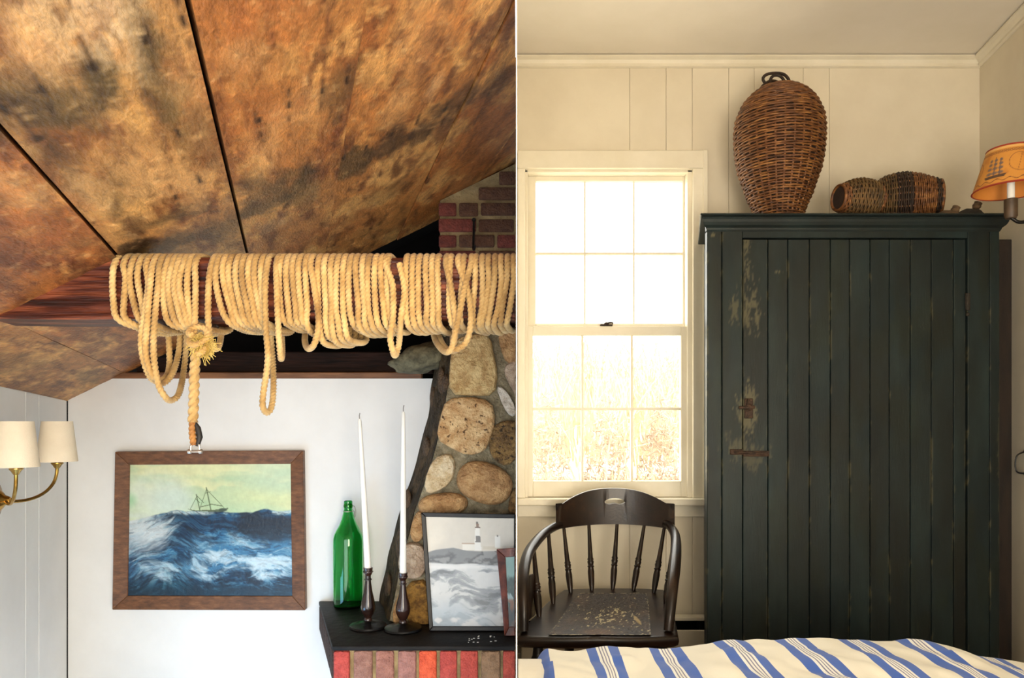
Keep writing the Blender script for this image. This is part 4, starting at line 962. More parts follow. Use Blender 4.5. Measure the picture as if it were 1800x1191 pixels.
# ================================================================== BRASS SCONCE
YS = 1.975; wn = Vector((1, -KL, 0)).normalized(); wt = Vector((KL, 1, 0)).normalized()     # wall normal, wall direction
base = Vector((wallx(YS), YS, E - .212))
sc1 = thing('wall_sconce', base, 'brass two-arm wall sconce with cream linen shades on the white board wall', 'sconce')
B().lathe([(.0, 0), (.050, 0), (.052, .004), (.047, .010), (.030, .016), (.022, .024), (.014, .030), (.009, .042), (.0, .046)], base, 40, wn).obj('backplate', brass_m, sc1, 40)
for sgn in (-1, 1):
    Yt = YS + sgn * .125
    cup = Vector((wallx(YS), YS, 0)) + wt * (sgn * .128) + wn * (.118 if sgn > 0 else .095); cup.z = E - .122
    p0 = base + wn * .03
    arm = B(); pts = spline([p0] + [Vector((p0.x + (cup.x - p0.x) * f, p0.y + (cup.y - p0.y) * f, base.z + dz)) for f, dz in ((.22, -.006), (.5, -.003), (.74, .010), (.91, .032), (.985, .058))] + [cup + Vector((0, 0, -.008))], .006)
    arm.tube(pts, .0045, 12); a_ = arm.obj('arm', brass_m, sc1, 60)
    B().lathe([(.0055, -.014), (.007, -.012), (.012, -.004), (.016, .0), (.016, .003), (.010, .006), (.009, .05), (.0, .05)], cup, 24).obj('candle_cup', brass_m, a_, 40)
    B().lathe([(.0528, .006), (.0395, .122), (.0382, .122), (.0515, .006)], cup, 48, cap=False).obj('lamp_shade', shade_m, sc1, 40)

# ================================================================== BEDROOM: CUPBOARD
YC = 2.85; KC = 0.225
def cx_(px, y=None): return (px - CX) / F * YC + (0 if y is None else KC * (y - YC))
cz = lambda py: P(0, py, YC).z
cup = thing('cupboard', (cx_(1500), YC + .2, 0), 'tall dark green painted board cupboard with one wide plank door', 'cupboard')
def skew(name, px0, px1, y0, y1, z0, z1, par, bev=.002, m=green_paint, sh=0.0):
    a, c = (px0 - CX) / F * YC, (px1 - CX) / F * YC
    f = lambda x, y, z: (x + KC * (y - YC), y, z)
    b = B(); b.hexa([f(a, y0, z0), f(c, y0, z0), f(c, y1, z0), f(a, y1, z0), f(a, y0, z1), f(c, y0, z1), f(c, y1, z1), f(a, y1, z1)], bev)
    o = b.obj(name, m, par); set_colors(o, np.full((len(o.data.vertices), 3), 255.)); return o
zc_top = P(0, 374, YC - .05).z
YCB = YR - .03
B().hexa([(cx_(1246, 2.9), 2.9, .02), (cx_(1754, 2.9), 2.9, .02), (cx_(1754, YCB), YCB, .02), (cx_(1246, YCB), YCB, .02), (cx_(1246, 2.9), 2.9, cz(400)), (cx_(1754, 2.9), 2.9, cz(400)), (cx_(1754, YCB), YCB, cz(400)), (cx_(1246, YCB), YCB, cz(400))]).obj('carcass', void_m, cup)
B().box((1757 - CX) / F * YC + KC * .14 - .004, P(1779, 0, 3.0).x, 2.995, 3.015, 0, cz(404), .003).obj('gap_shade_strip', mat('gap_shade_brown', two((22, 14, 8), (40, 26, 15)), 6, (6, 6, 1), rough=.7), cup, label='dark strip standing in for the shadow in the gap beside the side wall')  # added strip, the shadow of the gap put into its dark brown
skew('side_panel', 1243, 1249, YC + .012, YCB, 0, cz(404), cup)
skew('side_panel', 1751, 1757, YC + .012, YCB, 0, cz(404), cup)
def wear_board(name, px0, px1, y0, y1, z0, z1, par, wear, depth_gap=.002):
    """front board with a dense face carrying worn-paint colour"""
    nx, nz = max(5, int((px1 - px0) / 2.2)), 190
    a, c = (px0 - CX) / F * YC, (px1 - CX) / F * YC
    zs_ = np.linspace(z0, z1, nz); xs_ = np.linspace(a, c, nx)
    b = B(); r = .0022
    pf = [(a, y1), (a, y0 + r)] + [(x_, y0) for x_ in np.linspace(a + r, c - r, nx)] + [(c, y0 + r), (c, y1)]
    b.rings([[Vector((x_ + 0, y_, z_)) for x_, y_ in pf] for z_ in zs_])
    o = b.obj(name, green_paint, par, 30)
    co = np.zeros(len(o.data.vertices) * 3); o.data.vertices.foreach_get('co', co); co = co.reshape(-1, 3) + np.array(root_of(o).location)
    px = CX + co[:, 0] * F / YC; py = HZ - (co[:, 2] - E) * F / YC
    col = np.full((len(co), 3), 255.)
    n = fbm(px * .12, py * .03, 81, 5, .6); n2 = fbm(px * .34, py * .12, 83, 5, .7)
    col = mixc(col, (205, 225, 235), sstep(.5, .7, fbm(px * .02, py * .01, 85, 3)) * .7); col = mixc(col, (255, 240, 205), sstep(.55, .72, fbm(px * .03, py * .012, 87, 3)) * .5)
    # the attribute multiplies the paint, so bare wood is stored as a bright factor
    bare = np.zeros(len(co))
    for (x_, y_, rx, ry, s_) in wear:
        bare = np.maximum(bare, sstep(1.15, .35, np.hypot((px - x_) / rx, (py - y_) / ry) + (n - .5) * 2.6 + (n2 - .5) * 3.4) * s_ * .65)
    edge_ = np.minimum(np.abs(px - px0), np.abs(px - px1)); bare = np.maximum(bare, sstep(1.8, .3, edge_) * sstep(.60, .68, n) * .45)
    WEAR.append((o, col, bare)); return o
WEAR = []
wear_pts = [(1312, 445, 6, 46, .8), (1318, 540, 18, 30, .8), (1293, 540, 10, 22, .6), (1314, 720, 14, 36, .9), (1300, 785, 22, 16, .6), (1322, 800, 24, 18, .5), (1369, 478, 5, 3, 1), (1254, 412, 4, 2.5, 1), (1290, 523, 3, 8, 1), (1724, 754, 2, 2, .9), (1242, 460, 3, 5, .8), (1243, 600, 2, 30, .6), (1756, 800, 2, 60, .4), (1268, 417, 2, 6, .8), (1355, 800, 3, 16, .5)]
for a, c in [(1243, 1268.4), (1269.6, 1305)]: wear_board('stile_board', a, c, YC, YC + .03, 0, cz(404), cup, wear_pts)
for a, c in [(1701.5, 1739.5), (1740.5, 1757)]: wear_board('stile_board', a, c, YC, YC + .03, 0, cz(404), cup, wear_pts)
skew('frieze_rail', 1305, 1701, YC, YC + .03, cz(418), cz(404), cup)
# cornice
b = B(); cp = [(0, cz(407)), (-.004, cz(404)), (-.006, cz(401)), (-.016, cz(397)), (-.022, cz(392)), (-.024, cz(387)), (-.026, cz(386)), (-.026, cz(384))]
b.rings([[Vector((cx_(px) + sg * (-dy) * 1.0, YC + dy, z)) for dy, z in cp] + [Vector((cx_(px), YC + .03, cp[-1][1])), Vector((cx_(px), YC + .03, cp[0][1]))] for px, sg in ((1243, -1), (1757, 1))])
o = b.obj('cornice_moulding', green_paint, cup); set_colors(o, np.full((len(o.data.vertices), 3), 255.))
b = B(); y0_ = YC - .05; xa, xb_ = P(1231, 0, y0_).x, P(1771, 0, y0_).x
b.hexa([(xa, y0_, cz(384)), (xb_, y0_, cz(384)), (xb_ + KC * (YCB - y0_), YCB, cz(384)), (xa + KC * (YCB - y0_) , YCB, cz(384)), (xa, y0_, zc_top), (xb_, y0_, zc_top), (xb_ + KC * (YCB - y0_), YCB, zc_top), (xa + KC * (YCB - y0_), YCB, zc_top)], .003)
o = b.obj('top_board', green_paint, cup); set_colors(o, np.full((len(o.data.vertices), 3), 255.))
# plank door
bb_ = [1306.5, 1351, 1386, 1424, 1461, 1495, 1531, 1565, 1602, 1639, 1678, 1700]
door = B().box(cx_(1308), cx_(1699), YC + .024, YC + .034, .08, cz(420)).obj('door', void_m, cup)
for a, c in zip(bb_[:-1], bb_[1:]):
    wear_board('plank', a + .6, c - .6, YC + .006, YC + .026, .07, cz(420.5), door, wear_pts)
B().box(cx_(1309), cx_(1324), YC - .001, YC + .006, cz(735), cz(700), .002).obj('latch_plate', rust_m, door, 40, 'rusty latch plate')
lt_b = B(); q = P(1314, 716, YC - .012)
lt_b.tube([q + Vector((-.03, .01, 0)), q, q + Vector((.028, .004, .002))], .006, 8); lt_b.lathe([(.012, 0), (.014, .006), (.008, .014), (.0, .016)], P(1316, 716, YC), 14, (0, -1, 0)); lt_b.tube([q + Vector((0, .008, -.005)), q + Vector((.004, 0, .034))], .004, 8)
lt_b.obj('latch', rust_m, door, 50, 'rusty iron thumb latch')
lt_b = B(); lt_b.box(cx_(1283), cx_(1306), YC - .006, YC, cz(799), cz(789), .002); lt_b.box(cx_(1306), cx_(1352), YC - .004, YC + .006, cz(802), cz(792), .002); lt_b.tube([P(1290, 794, YC - .008), P(1345, 797, YC - .008)], .004, 8)
lt_b.obj('bolt', rust_m, door, 50, 'rusty sliding bolt')
hg = B(); hg.tube([P(1701, 516, YC - .003), P(1701, 545, YC - .003)], .006, 10); hg.lathe([(.0, 0), (.007, .004), (.0075, .009), (.005, .014), (.0, .016)], P(1701, 556, YC - .003), 12); hg.box(cx_(1697), cx_(1705), YC - .003, YC + .004, cz(545), cz(515), .001)
hg.obj('hinge', drift_dark, door, 50, 'dark iron door hinge')
skew('toe_rail', 1305, 1701, YC, YC + .03, 0, .065, cup)
# store wear: paint multiplier below 1, bare wood through a second attribute
nt = green_paint.node_tree; pbs = nt.nodes['Principled BSDF']
an = nt.nodes.new('ShaderNodeAttribute'); an.attribute_name = 'bare'
mxn = nt.nodes.new('ShaderNodeMix'); mxn.data_type = 'RGBA'; mxn.inputs[7].default_value = (*lin(104, 98, 72), 1)
src = pbs.inputs['Base Color'].links[0].from_socket
nt.links.new(src, mxn.inputs[6]); nt.links.new(an.outputs['Fac'], mxn.inputs[0]); nt.links.new(mxn.outputs[2], pbs.inputs['Base Color'])
for o, col, bare in WEAR:
    set_colors(o, col); set_colors(o, np.repeat(bare[:, None] * 255, 3, 1), 'bare')
    at = o.data.color_attributes['bare']; v = np.repeat(bare[:, None], 4, 1).astype(np.float32); at.data.foreach_set('color', v.ravel())

# ================================================================== BASKETS ON THE CUPBOARD
def woven(root, M, prof, rows, stakes, rt, amp, mats, name='weave', dark_filler=True, open_end=None, seedoff=0):
    """prof: list (h, r) along local z; M maps local to world. mats: function(row fraction)->material key or a single material"""
    hs = np.array([p_[0] for p_ in prof]); rs_ = np.array([p_[1] for p_ in prof])
    arc = np.concatenate([[0], np.cumsum(np.hypot(np.diff(hs), np.diff(rs_)))]); seg = stakes * 4
    groups = {}
    for k in range(rows):
        f = (k + .5) / rows; a = f * arc[-1]; h = np.interp(a, arc, hs); r = np.interp(a, arc, rs_)
        key = mats(f) if callable(mats) else mats
        b = groups.setdefault(key.name, (key, B()))[1]
        jz = random.uniform(-.25, .25) * rt
        ring = []
        for j in range(seg):
            th = 2 * PI * j / seg
            rr = r + amp * math.cos(stakes / 2 * th * 1.0 + PI * (k % 2)) + random.uniform(-.3, .3) * amp * .5
            zz = h + jz + rt * .5 * mnoise.noise(Vector((th * 2, k * .7, seedoff)))
            c = Vector((rr * math.cos(th), rr * math.sin(th), zz)); er = Vector((math.cos(th), math.sin(th), 0))
            ring.append([M @ (c + er * rt * math.cos(t) + Vector((0, 0, 1)) * rt * math.sin(t)) for t in [2 * PI * q / 5 for q in range(5)]])
        b.rings(ring + [ring[0]], cap=False)
    for key, (m, b) in groups.items(): b.obj(name, m, root, 80)
    st = B()
    for j in range(stakes):
        th = 2 * PI * (j + .5) / stakes
        st.tube([M @ Vector(((np.interp(a, arc, rs_) - rt * .5) * math.cos(th), (np.interp(a, arc, rs_) - rt * .5) * math.sin(th), np.interp(a, arc, hs))) for a in np.linspace(0, arc[-1], 18)], rt * .95, 6)
    st.obj('stakes', wicker_m, root, 60)
    if dark_filler:
        b = B(); b.rings([[M @ Vector(((r - rt * 1.6) * math.cos(t), (r - rt * 1.6) * math.sin(t), h)) for t in [2 * PI * q / 40 for q in range(40)]] for h, r in prof]); b.obj('dark_filler', core_m, root, 60)  # added dark body inside, keeps light from passing through the weave
Yb_ = 3.03; s_ = Yb_ / F; cb = P(1369.5, 0, Yb_); cb.z = zc_top
hid = (cb.z - P(0, 371, Yb_).z)      # part below the cornice line of sight
wp = [(0, 30), (0, 36)] + [((371 - y) + 30, r) for y, r in [(371, 43.5), (345, 55), (326, 61), (303, 69), (279, 73.5), (256, 75.5), (232, 76), (211, 73.5), (188, 64), (175, 54), (165, 42), (158, 28), (155, 12)]]
k_ = -hid / (30 * s_)
wp = [((371 - 371) * 0, 34 * s_)] + [((h - 30) * s_ - hid if True else 0, r * s_) for h, r in wp[2:]]
wp = [(h if i == 0 else h, r) for i, (h, r) in enumerate(wp)]
# hid is negative when the seat of the basket lies below the visible line
hid2 = P(0, 371, Yb_).z - zc_top
wp = [(0, 36 * s_)] + [(hid2 + (371 - y) * s_, r * s_) for y, r in [(371, 43.5), (345, 55), (326, 61), (303, 69), (279, 73.5), (256, 75.5), (232, 76), (211, 73.5), (188, 64), (175, 54), (165, 42), (158, 28), (155, 12)]]
bk1 = thing('wicker_basket', cb, 'big bulbous brown wicker basket standing upright on the cupboard', 'basket', 'baskets on the cupboard')
woven(bk1, Matrix.Translation(cb + Vector((0, 0, .005))), wp, 62, 30, .0043, .0022, wicker_m)
hb_ = B(); tw = lambda *q: hb_.tube(spline([P(a, c, Yb_ + d) for a, c, d in q], .006), .0062, 8)
tw((1338, 160, -.03), (1340, 152, -.03), (1352, 143, -.01), (1366, 144, .0), (1374, 156, -.02), (1364, 168, -.05), (1352, 174, -.07))
tw((1346, 148, .0), (1341, 138, .0), (1350, 130, .0), (1372, 129, .01), (1384, 136, .02), (1389, 150, .02), (1386, 162, .02))
tw((1352, 146, -.01), (1358, 134, -.01), (1370, 133, -.01), (1378, 142, -.02), (1376, 152, -.03), (1366, 158, -.04))
tw((1340, 162, -.02), (1352, 155, -.03), (1364, 158, -.04), (1372, 166, -.05))
hb_.obj('handle', wicker_dark, bk1, 60, 'knotted twisted willow handle')
def lying(name, pa, pb, prof, lab, rows, stakes, mats, Yc, rmax):
    a = Vector(pa); c = Vector(pb); ax = (c - a).normalized()
    e1 = Vector((0, 0, 1)); e1 = (e1 - ax * e1.dot(ax)).normalized(); e2 = ax.cross(e1)
    M = Matrix(((e1.x, e2.x, ax.x, a.x), (e1.y, e2.y, ax.y, a.y), (e1.z, e2.z, ax.z, a.z), (0, 0, 0, 1)))
    L_ = (c - a).length
    t = thing(name, (0.5 * (a.x + c.x), 0.5 * (a.y + c.y), zc_top), lab, 'basket', 'baskets on the cupboard')
    woven(t, M, [(h * L_, r * rmax) for h, r in prof], rows, stakes, .0036, .0024, mats)
    rb_ = B(); h, r = prof[0]; pr_ = [M @ Vector(((r * rmax) * math.cos(q), r * rmax * math.sin(q), 0)) for q in [2 * PI * k / 32 for k in range(33)]]; rb_.tube(pr_, .0062, 8)
    rb_.obj('rim', wicker_m, t, 60); return t
Y2 = 3.02; zA = zc_top + .122
lying('creel_basket', (P(1650, 0, Y2 - .02).x, Y2 - .03, zA - .006), (P(1532, 0, Y2 + .04).x, Y2 + .05, zA - .004), [(0, .62), (.12, .74), (.3, .90), (.5, 1.0), (.62, .99), (.8, .9), (.93, .72), (1, .45)],
      'dark banded barrel-shaped basket lying on its side, right of the small one', 34, 26, lambda f: wicker_dark if f < .1 or .40 < f < .62 else (wicker_olive if f > .62 else wicker_m), Y2, .110)
Y3 = 2.92; zB = zc_top + .096
lying('creel_basket', (P(1469, 0, Y3).x, Y3 - .03, zB - .012), (P(1549, 0, Y3).x, Y3 + .0, zB - .012), [(0, .62), (.1, .72), (.3, .93), (.5, 1.0), (.7, .94), (.88, .74), (1, .4)],
      'small round olive-brown basket lying on its side between the two larger baskets', 28, 22, lambda f: wicker_olive if .12 < f < .8 else wicker_m, Y3, .077)
def drift(px, lab, m, w_, h_, knob, nm):
    b = B(); c = P(px, 0, 2.875); c.z = zc_top
    bmesh.ops.create_icosphere(b.bm, subdivisions=3, radius=1)
    for v in b.bm.verts:
        d = 1 + .25 * mnoise.noise(v.co * 2.1 + Vector((px, 0, 0))); v.co = c + Vector((v.co.x * w_ * d, v.co.y * .03 * d, max(0, (v.co.z * h_ * (1 + .5 * v.co.x * knob[2])) * d)))
    k = B()
    t = thing(nm, c, lab, 'driftwood')
    b.obj('body', m, t, 60)
    q = c + Vector((knob[0], -.004, knob[1])); k.lathe([(.0, -.012), (.012, -.01), (.016, 0), (.013, .010), (.015, .014), (.007, .018), (0, .019)], q, 14, (.5, 0, 1)); k.obj('stub', drift_m, t, 50)
drift(1664, 'small brown driftwood scrap on the cupboard beside the banded basket', drift_m, .055, .030, (.030, .030, .5), 'driftwood_scrap')
drift(1704, 'dark humped driftwood piece with a cork-like stub below the lamp shade', drift_dark, .060, .036, (.026, .046, .2), 'driftwood_hump')

# ================================================================== SHIP LAMP ON THE SIDE WALL
YLp = 2.60; lc = P(1777, 335, YLp)
wnr = Vector((-1, KR, 0)).normalized()
lamp = thing('wall_lamp', (rwx(YLp), YLp, lc.z - .12), 'wall lamp with an ochre shade printed with a sailing ship, beside the cupboard', 'lamp')
nth, nh = 220, 70
b = B(); hS = P(0, 263, YLp).z - lc.z
b.rings([[lc + Vector(((.118 + (.074 - .118) * t) * math.cos(a), (.118 + (.074 - .118) * t) * math.sin(a), hS * t)) for a in [2 * PI * k / nth for k in range(nth)]] for t in np.linspace(0, 1, nh)], cap=False)
so = b.obj('lamp_shade', ochre_m, lamp, 60, 'ochre shade with dark ship print and red edging')
t_, th = np.meshgrid(np.linspace(0, 1, nh), np.linspace(0, 2 * PI, nth, endpoint=False), indexing='ij')
sx = ((th + PI / 2 + 1.05 + PI) % (2 * PI)) - PI     # angle from the ship, on the side turned to the window
colr = np.zeros(t_.shape + (3,)) + np.array([198, 134, 52.]); colr = mixc(colr, (172, 106, 36), sstep(.5, .7, fbm(th * 3, t_ * 4, 91, 4)) * .6)
BR = (110, 62, 30)
for rep in range(3):
    ss = ((sx + rep * 2 * PI / 3 + PI) % (2 * PI)) - PI; u_ = ss * .1; v_ = t_ * .145
    for (a, c) in [(-.022, .075), (-.004, .085), (.014, .078)]:
        colr = mixc(colr, (60, 52, 60), (np.abs(u_ - a) < .0011) * (v_ > .03) * (v_ < c + .02) * .9)
        for zz in (.045, .062, .078, .092):
            wd = .010 - (zz - .045) * .08; colr = mixc(colr, (92, 80, 86), sstep(1.1, .7, np.hypot((u_ - a - .002) / wd, (v_ - zz) / .0062)) * (zz < c + .018) * .8)
    colr = mixc(colr, (66, 46, 36), ((v_ > .026) & (v_ < .036) & (np.abs(u_) < .028 + (v_ - .026) * .6)) * .9)
    for (cu, cv, r_) in [(.075, .075, .034), (-.08, .07, .026)]:
        colr = mixc(colr, BR, sstep(.0016, .0005, np.abs(np.hypot(u_ - cu, v_ - cv) - r_)) * .8); colr = mixc(colr, BR, sstep(.0014, .0004, np.abs(u_ - cu - .3 * (v_ - cv))) * (np.hypot(u_ - cu, v_ - cv) < r_) * .7)
    colr = mixc(colr, BR, sstep(.002, .0006, np.abs(v_ - .016 - .004 * np.sin(ss * 18))) * .8); colr = mixc(colr, BR, sstep(.002, .0006, np.abs(v_ - .122 - .004 * np.sin(ss * 14))) * .8)
colr = mixc(colr, (226, 186, 120), ((t_ > .90) & (t_ < .965)) * .6)
for a, c in [(0, .03), (.97, 1.01)]: colr = mixc(colr, (150, 44, 26), ((t_ >= a) & (t_ <= c)) * 1.0)
set_colors(so, colr.reshape(-1, 3))
B().lathe([(.1165, .001), (.0725, hS - .001)], lc, 60, cap=False).obj('shade_lining', mat('orange_shade_lining', two((196, 122, 44), (206, 132, 52)), 6, rough=0.7, bump=0), lamp, 60)
B().lathe([(.0745, hS + .001), (.0765, hS - .002), (.0745, hS - .004)], lc, 60, cap=False).obj('top_piping', mat('red_piping', two((140, 44, 26), (160, 54, 32)), 10, rough=0.6), lamp)
B().lathe([(.118, .003), (.121, 0), (.118, -.002), (.115, 0), (.118, .003)], lc, 60, cap=False).obj('bottom_piping', MATS['red_piping'], lamp)
tube_b = B(); tube_b.lathe([(.0, -.028), (.012, -.028), (.012, .03), (.0, .03)], lc + Vector((0, 0, .0)), 20); tube_b.obj('candle_tube', wax_m, lamp, 40)
sk = B(); sk.lathe([(.0, -.098), (.017, -.098), (.021, -.09), (.021, -.03), (.0, -.028)], lc, 20); sk.obj('socket', socket_m, lamp, 40)
am = B(); e = Vector((rwx(YLp - .02), YLp - .02, lc.z - .082)); am.tube(spline([lc + Vector((0, 0, -.094)), lc + Vector((.03, -.004, -.112)), lc + Vector((.09, -.01, -.10)), e], .006), .006, 10); am.obj('arm', iron_m, lamp, 60)
B().lathe([(.0, 0), (.034, 0), (.036, .005), (.026, .012), (.012, .016), (.0, .018)], e, 28, wnr).obj('backplate', iron_m, lamp, 40)
hk = B(); q = lambda py, d, Y: Vector((rwx(Y) - d, Y, P(0, py, Y).z))
hk.tube(spline([q(832, .002, 2.88), q(829, .030, 2.885), q(815, .036, 2.888), q(800, .030, 2.885), q(793, .002, 2.88)], .004), .003, 8)
hk.lathe([(.0, 0), (.009, .0), (.008, .004), (.0, .006)], q(832, .0, 2.88), 10, wnr); hk.lathe([(.0, 0), (.009, .0), (.008, .004), (.0, .006)], q(793, .0, 2.88), 10, wnr)
tag(hk.obj('wall_hook', iron_m, smooth=40), 'small dark wire hook on the side wall right of the cupboard', 'hook')

# ================================================================== ARMCHAIR
ch = thing('wooden_armchair', (P(1050, 0, 2.75).x, 2.75, 0), 'dark low-backed captain armchair with turned spindles and a flaking seat under the window', 'chair')
YA, YZ = 2.50, 3.00
zA_, zZ_ = P(0, 1117, YA).z, P(0, 1036, YZ).z
def seat_pt(s, t):
    """s 0..1 left-right, t 0 front .. 1 back"""
    y = YA + (YZ - YA) * t
    cxp = P(1049, 0, YA).x * (1 - t) + P(1079, 0, YZ).x * t
    hw = .272 * (1 - t) + .222 * t
    hw *= (1 - .10 * max(0, (t - .55) / .45) ** 2)
    u = 2 * s - 1
    y2 = y - .035 * (1 - abs(u) ** 2.5) * (1 - t) + (.03 * (1 - u * u)) * t
    z = zA_ + (zZ_ - zA_) * t - .014 * math.exp(-((u / .55) ** 2) - ((t - .45) / .35) ** 2) + .01 * (1 - abs(u)) * (1 - t) ** 3
    return Vector((cxp + u * hw, y2, z))
b = B(); n1_, n2_ = 60, 50
top = [[seat_pt(i / (n1_ - 1), j / (n2_ - 1)) for j in range(n2_)] for i in range(n1_)]
per = [top[i][0] for i in range(n1_)] + [top[-1][j] for j in range(1, n2_)] + [top[i][-1] for i in range(n1_ - 2, -1, -1)] + [top[0][j] for j in range(n2_ - 2, 0, -1)]
cen = sum(per, Vector()) / len(per)
def ringp(f, dz): return [Vector((cen.x + (p_.x - cen.x) * f, cen.y + (p_.y - cen.y) * f, p_.z + dz)) for p_ in per]
b.grid(lambda s, t: seat_pt(s, t), n1_, n2_)
b.rings([ringp(1, 0), ringp(1.018, -.006), ringp(1.024, -.016), ringp(1.012, -.03), ringp(.95, -.042), ringp(.6, -.044)], cap=False)
b.bm.faces.new([b.bm.verts.new(p_) for p_ in ringp(.6, -.044)])
bmesh.ops.remove_doubles(b.bm, verts=b.bm.verts, dist=1e-5)
seat = b.obj('seat', chair_m, ch, 50)
for v in seat.data.vertices:     # keep clear of the partition
    wx_ = v.co.x + ch.location.x
    if wx_ < .003: v.co.x = .003 - ch.location.x
# flaking leather panel
def pad_pt(s, t):
    s2 = (.19 + .64 * s) * (1 - t) + (.20 + .62 * s) * t; p_ = seat_pt(s2, .015 + t * .86)
    return p_ + Vector((0, 0, .0050 + .0012 * mnoise.noise(p_ * 60)))
b = B(); b.grid(pad_pt, 130, 110)
for e_ in []: pass
pad = b.obj('seat_panel', mat('flaking_leather', [(0.3, (.8, .8, .8)), (0.7, (1.1, 1.1, 1.1))], 20, rough=0.55, bump=0.8, bscale=70, attr='paint'), ch, 60, 'blackened leather seat panel with pale flaked patches')
ss, tt2 = np.meshgrid(np.linspace(0, 1, 130), np.linspace(0, 1, 110), indexing='ij')
c = np.zeros(ss.shape + (3,)) + np.array([44, 33, 24.]); n = fbm(ss * 6, tt2 * 6, 101, 5); c = mixc(c, (66, 48, 32), sstep(.5, .7, n))
fl_ = fbm(ss * 34, tt2 * 24, 103, 4, .65)
ctr = sstep(1.2, .1, np.hypot((ss - .56) / .34, (tt2 - .42) / .34)); c = mixc(c, (206, 192, 148), sstep(.72 - .2 * ctr, .77 - .2 * ctr, fl_) * .9)
c = mixc(c, (196, 170, 112), sstep(.9, .6, np.hypot((ss - .86 + .35 * (tt2 - .35)) / .03, (tt2 - .35) / .16)) * .8)
c = mixc(c, (120, 80, 42), sstep(1.1, .2, np.hypot((ss - .5) / .22, (tt2 - .06) / .12) + (n - .5)) * .6)
ed = np.minimum(np.minimum(ss, 1 - ss), np.minimum(tt2, 1 - tt2)); c = mixc(c, (190, 176, 140), sstep(.02, .008, ed) * sstep(.5, .62, fbm(ss * 40, tt2 * 40, 107, 3)) * .9)
c = mixc(c, (14, 10, 8), sstep(.012, .002, ed) * .6)
set_colors(pad, c.reshape(-1, 3))
# crest rail: curved board with a hand slot
YCr = 3.10
def crest_x(u): return P(1077.5, 0, YCr).x + u * .243
def crest_y(u): return YCr + .012 - .075 * abs(u) ** 2.2
top_py = lambda u: 858 + 33 * abs(u) ** 2.4 if abs(u) < .96 else 893
bot_py = lambda u: 921 + 5 * u * u
zt_f = lambda u: P(0, top_py(u), YCr).z; zb_f = lambda u: P(0, bot_py(u), YCr).z
us = sorted(set([round(v, 4) for v in np.linspace(-1, 1, 57)]))
sl0, sl1 = P(0, 889, YCr).z, P(0, 877, YCr).z
def slot(u):
    """hand slot bounds at u or None"""
    if abs(u - .03) > .19: return None
    a = abs(u - .03) / .19; h = (1 - a ** 3); m_ = (sl0 + sl1) / 2 + .002
    lo_ = m_ - .012 * h + .012 * (math.exp(-((abs(u - .03) - .0) / .07) ** 2)) * .6; return (lo_, m_ + .016 * h)
b = B(); th_ = .022
cols_ = []
for u in us:
    s_l = slot(u); a0, a3 = zb_f(u), zt_f(u)
    a1, a2 = (s_l if s_l else ((sl0 + sl1) / 2 + .0019, (sl0 + sl1) / 2 + .0021))
    cols_.append([(Vector((crest_x(u), crest_y(u) + o_, z_))) for o_ in (-th_ / 2, th_ / 2) for z_ in (a0, a1, a2, a3)])
vv = [[b.bm.verts.new(p_) for p_ in cc] for cc in cols_]
for i in range(len(us) - 1):
    A, C_ = vv[i], vv[i + 1]; both = slot((us[i] + us[i + 1]) / 2) is not None
    F_ = lambda *q: b.bm.faces.new(q)
    F_(A[0], C_[0], C_[1], A[1]); F_(A[2], C_[2], C_[3], A[3]); F_(A[4], A[5], C_[5], C_[4]); F_(A[6], A[7], C_[7], C_[6])
    F_(A[3], C_[3], C_[7], A[7]); F_(A[0], A[4], C_[4], C_[0])
    if both: F_(A[1], C_[1], C_[5], A[5]); F_(A[2], A[6], C_[6], C_[2])
    else: F_(A[1], C_[1], C_[2], A[2]); F_(A[5], A[6], C_[6], C_[5])
for A in (vv[0], vv[-1]):
    for q in ((0, 1, 5, 4), (1, 2, 6, 5), (2, 3, 7, 6)): b.bm.faces.new([A[k] for k in q])
cr_o = b.obj('crest_rail', chair_m, ch, 40)
bv = cr_o.modifiers.new('bevel', 'BEVEL'); bv.width = .004; bv.segments = 2; bv.limit_method = 'ANGLE'
# bent arms sweeping from the crest down to the seat front
la = [P(985, 921, 3.05), P(968, 929, 3.01), P(950, 943, 2.92), P(932, 966, 2.80), P(922.5, 992, 2.68), P(919.5, 1030, 2.58), P(920.5, 1070, 2.545), P(921, 1108, 2.53)]
ra = [P(1170, 919, 3.05), P(1179, 926, 3.01), P(1187, 942, 2.90), P(1188, 968, 2.77), P(1186, 1000, 2.66), P(1182, 1035, 2.58), P(1178, 1075, 2.545), P(1175, 1108, 2.53)]
for q in (la, ra):
    sp = spline(q, .012); n_ = len(sp)
    B().tube(sp, [.0165 + .004 * math.sin(PI * i / (n_ - 1)) for i in range(n_)], 14).obj('arm', chair_m, ch, 60)
# lower back bow under the crest carrying the spindles
spd = [(0, .0), (.05, .008), (.12, .011), (.2, .0125), (.3, .0135), (.36, .011), (.375, .0145), (.39, .011), (.42, .0125), (.44, .014), (.46, .011), (.475, .0135), (.5, .0105), (.6, .0095), (.8, .0078), (1, .0068)]
def spindle(p0, p1, k=1.0):
    p0, p1 = Vector(p0), Vector(p1)
    B().tube([p0.lerp(p1, f) for f, r in spd], [max(r, .004) * k for f, r in spd], 12).obj('spindle', chair_m, ch, 60)
for pxt, pyt, pxb, u, t in [(991, 932, 988, .115, .90), (1035, 924, 1031, .30, .95), (1085, 921, 1078, .50, .97), (1133, 924, 1124, .70, .95), (1168, 930, 1155, .885, .90)]:
    yt = crest_y((P(pxt, 0, YCr).x - crest_x(0)) / .243); spindle(seat_pt(u, t) - Vector((0, 0, .01)), P(pxt, pyt, yt) + Vector((0, 0, .012)))
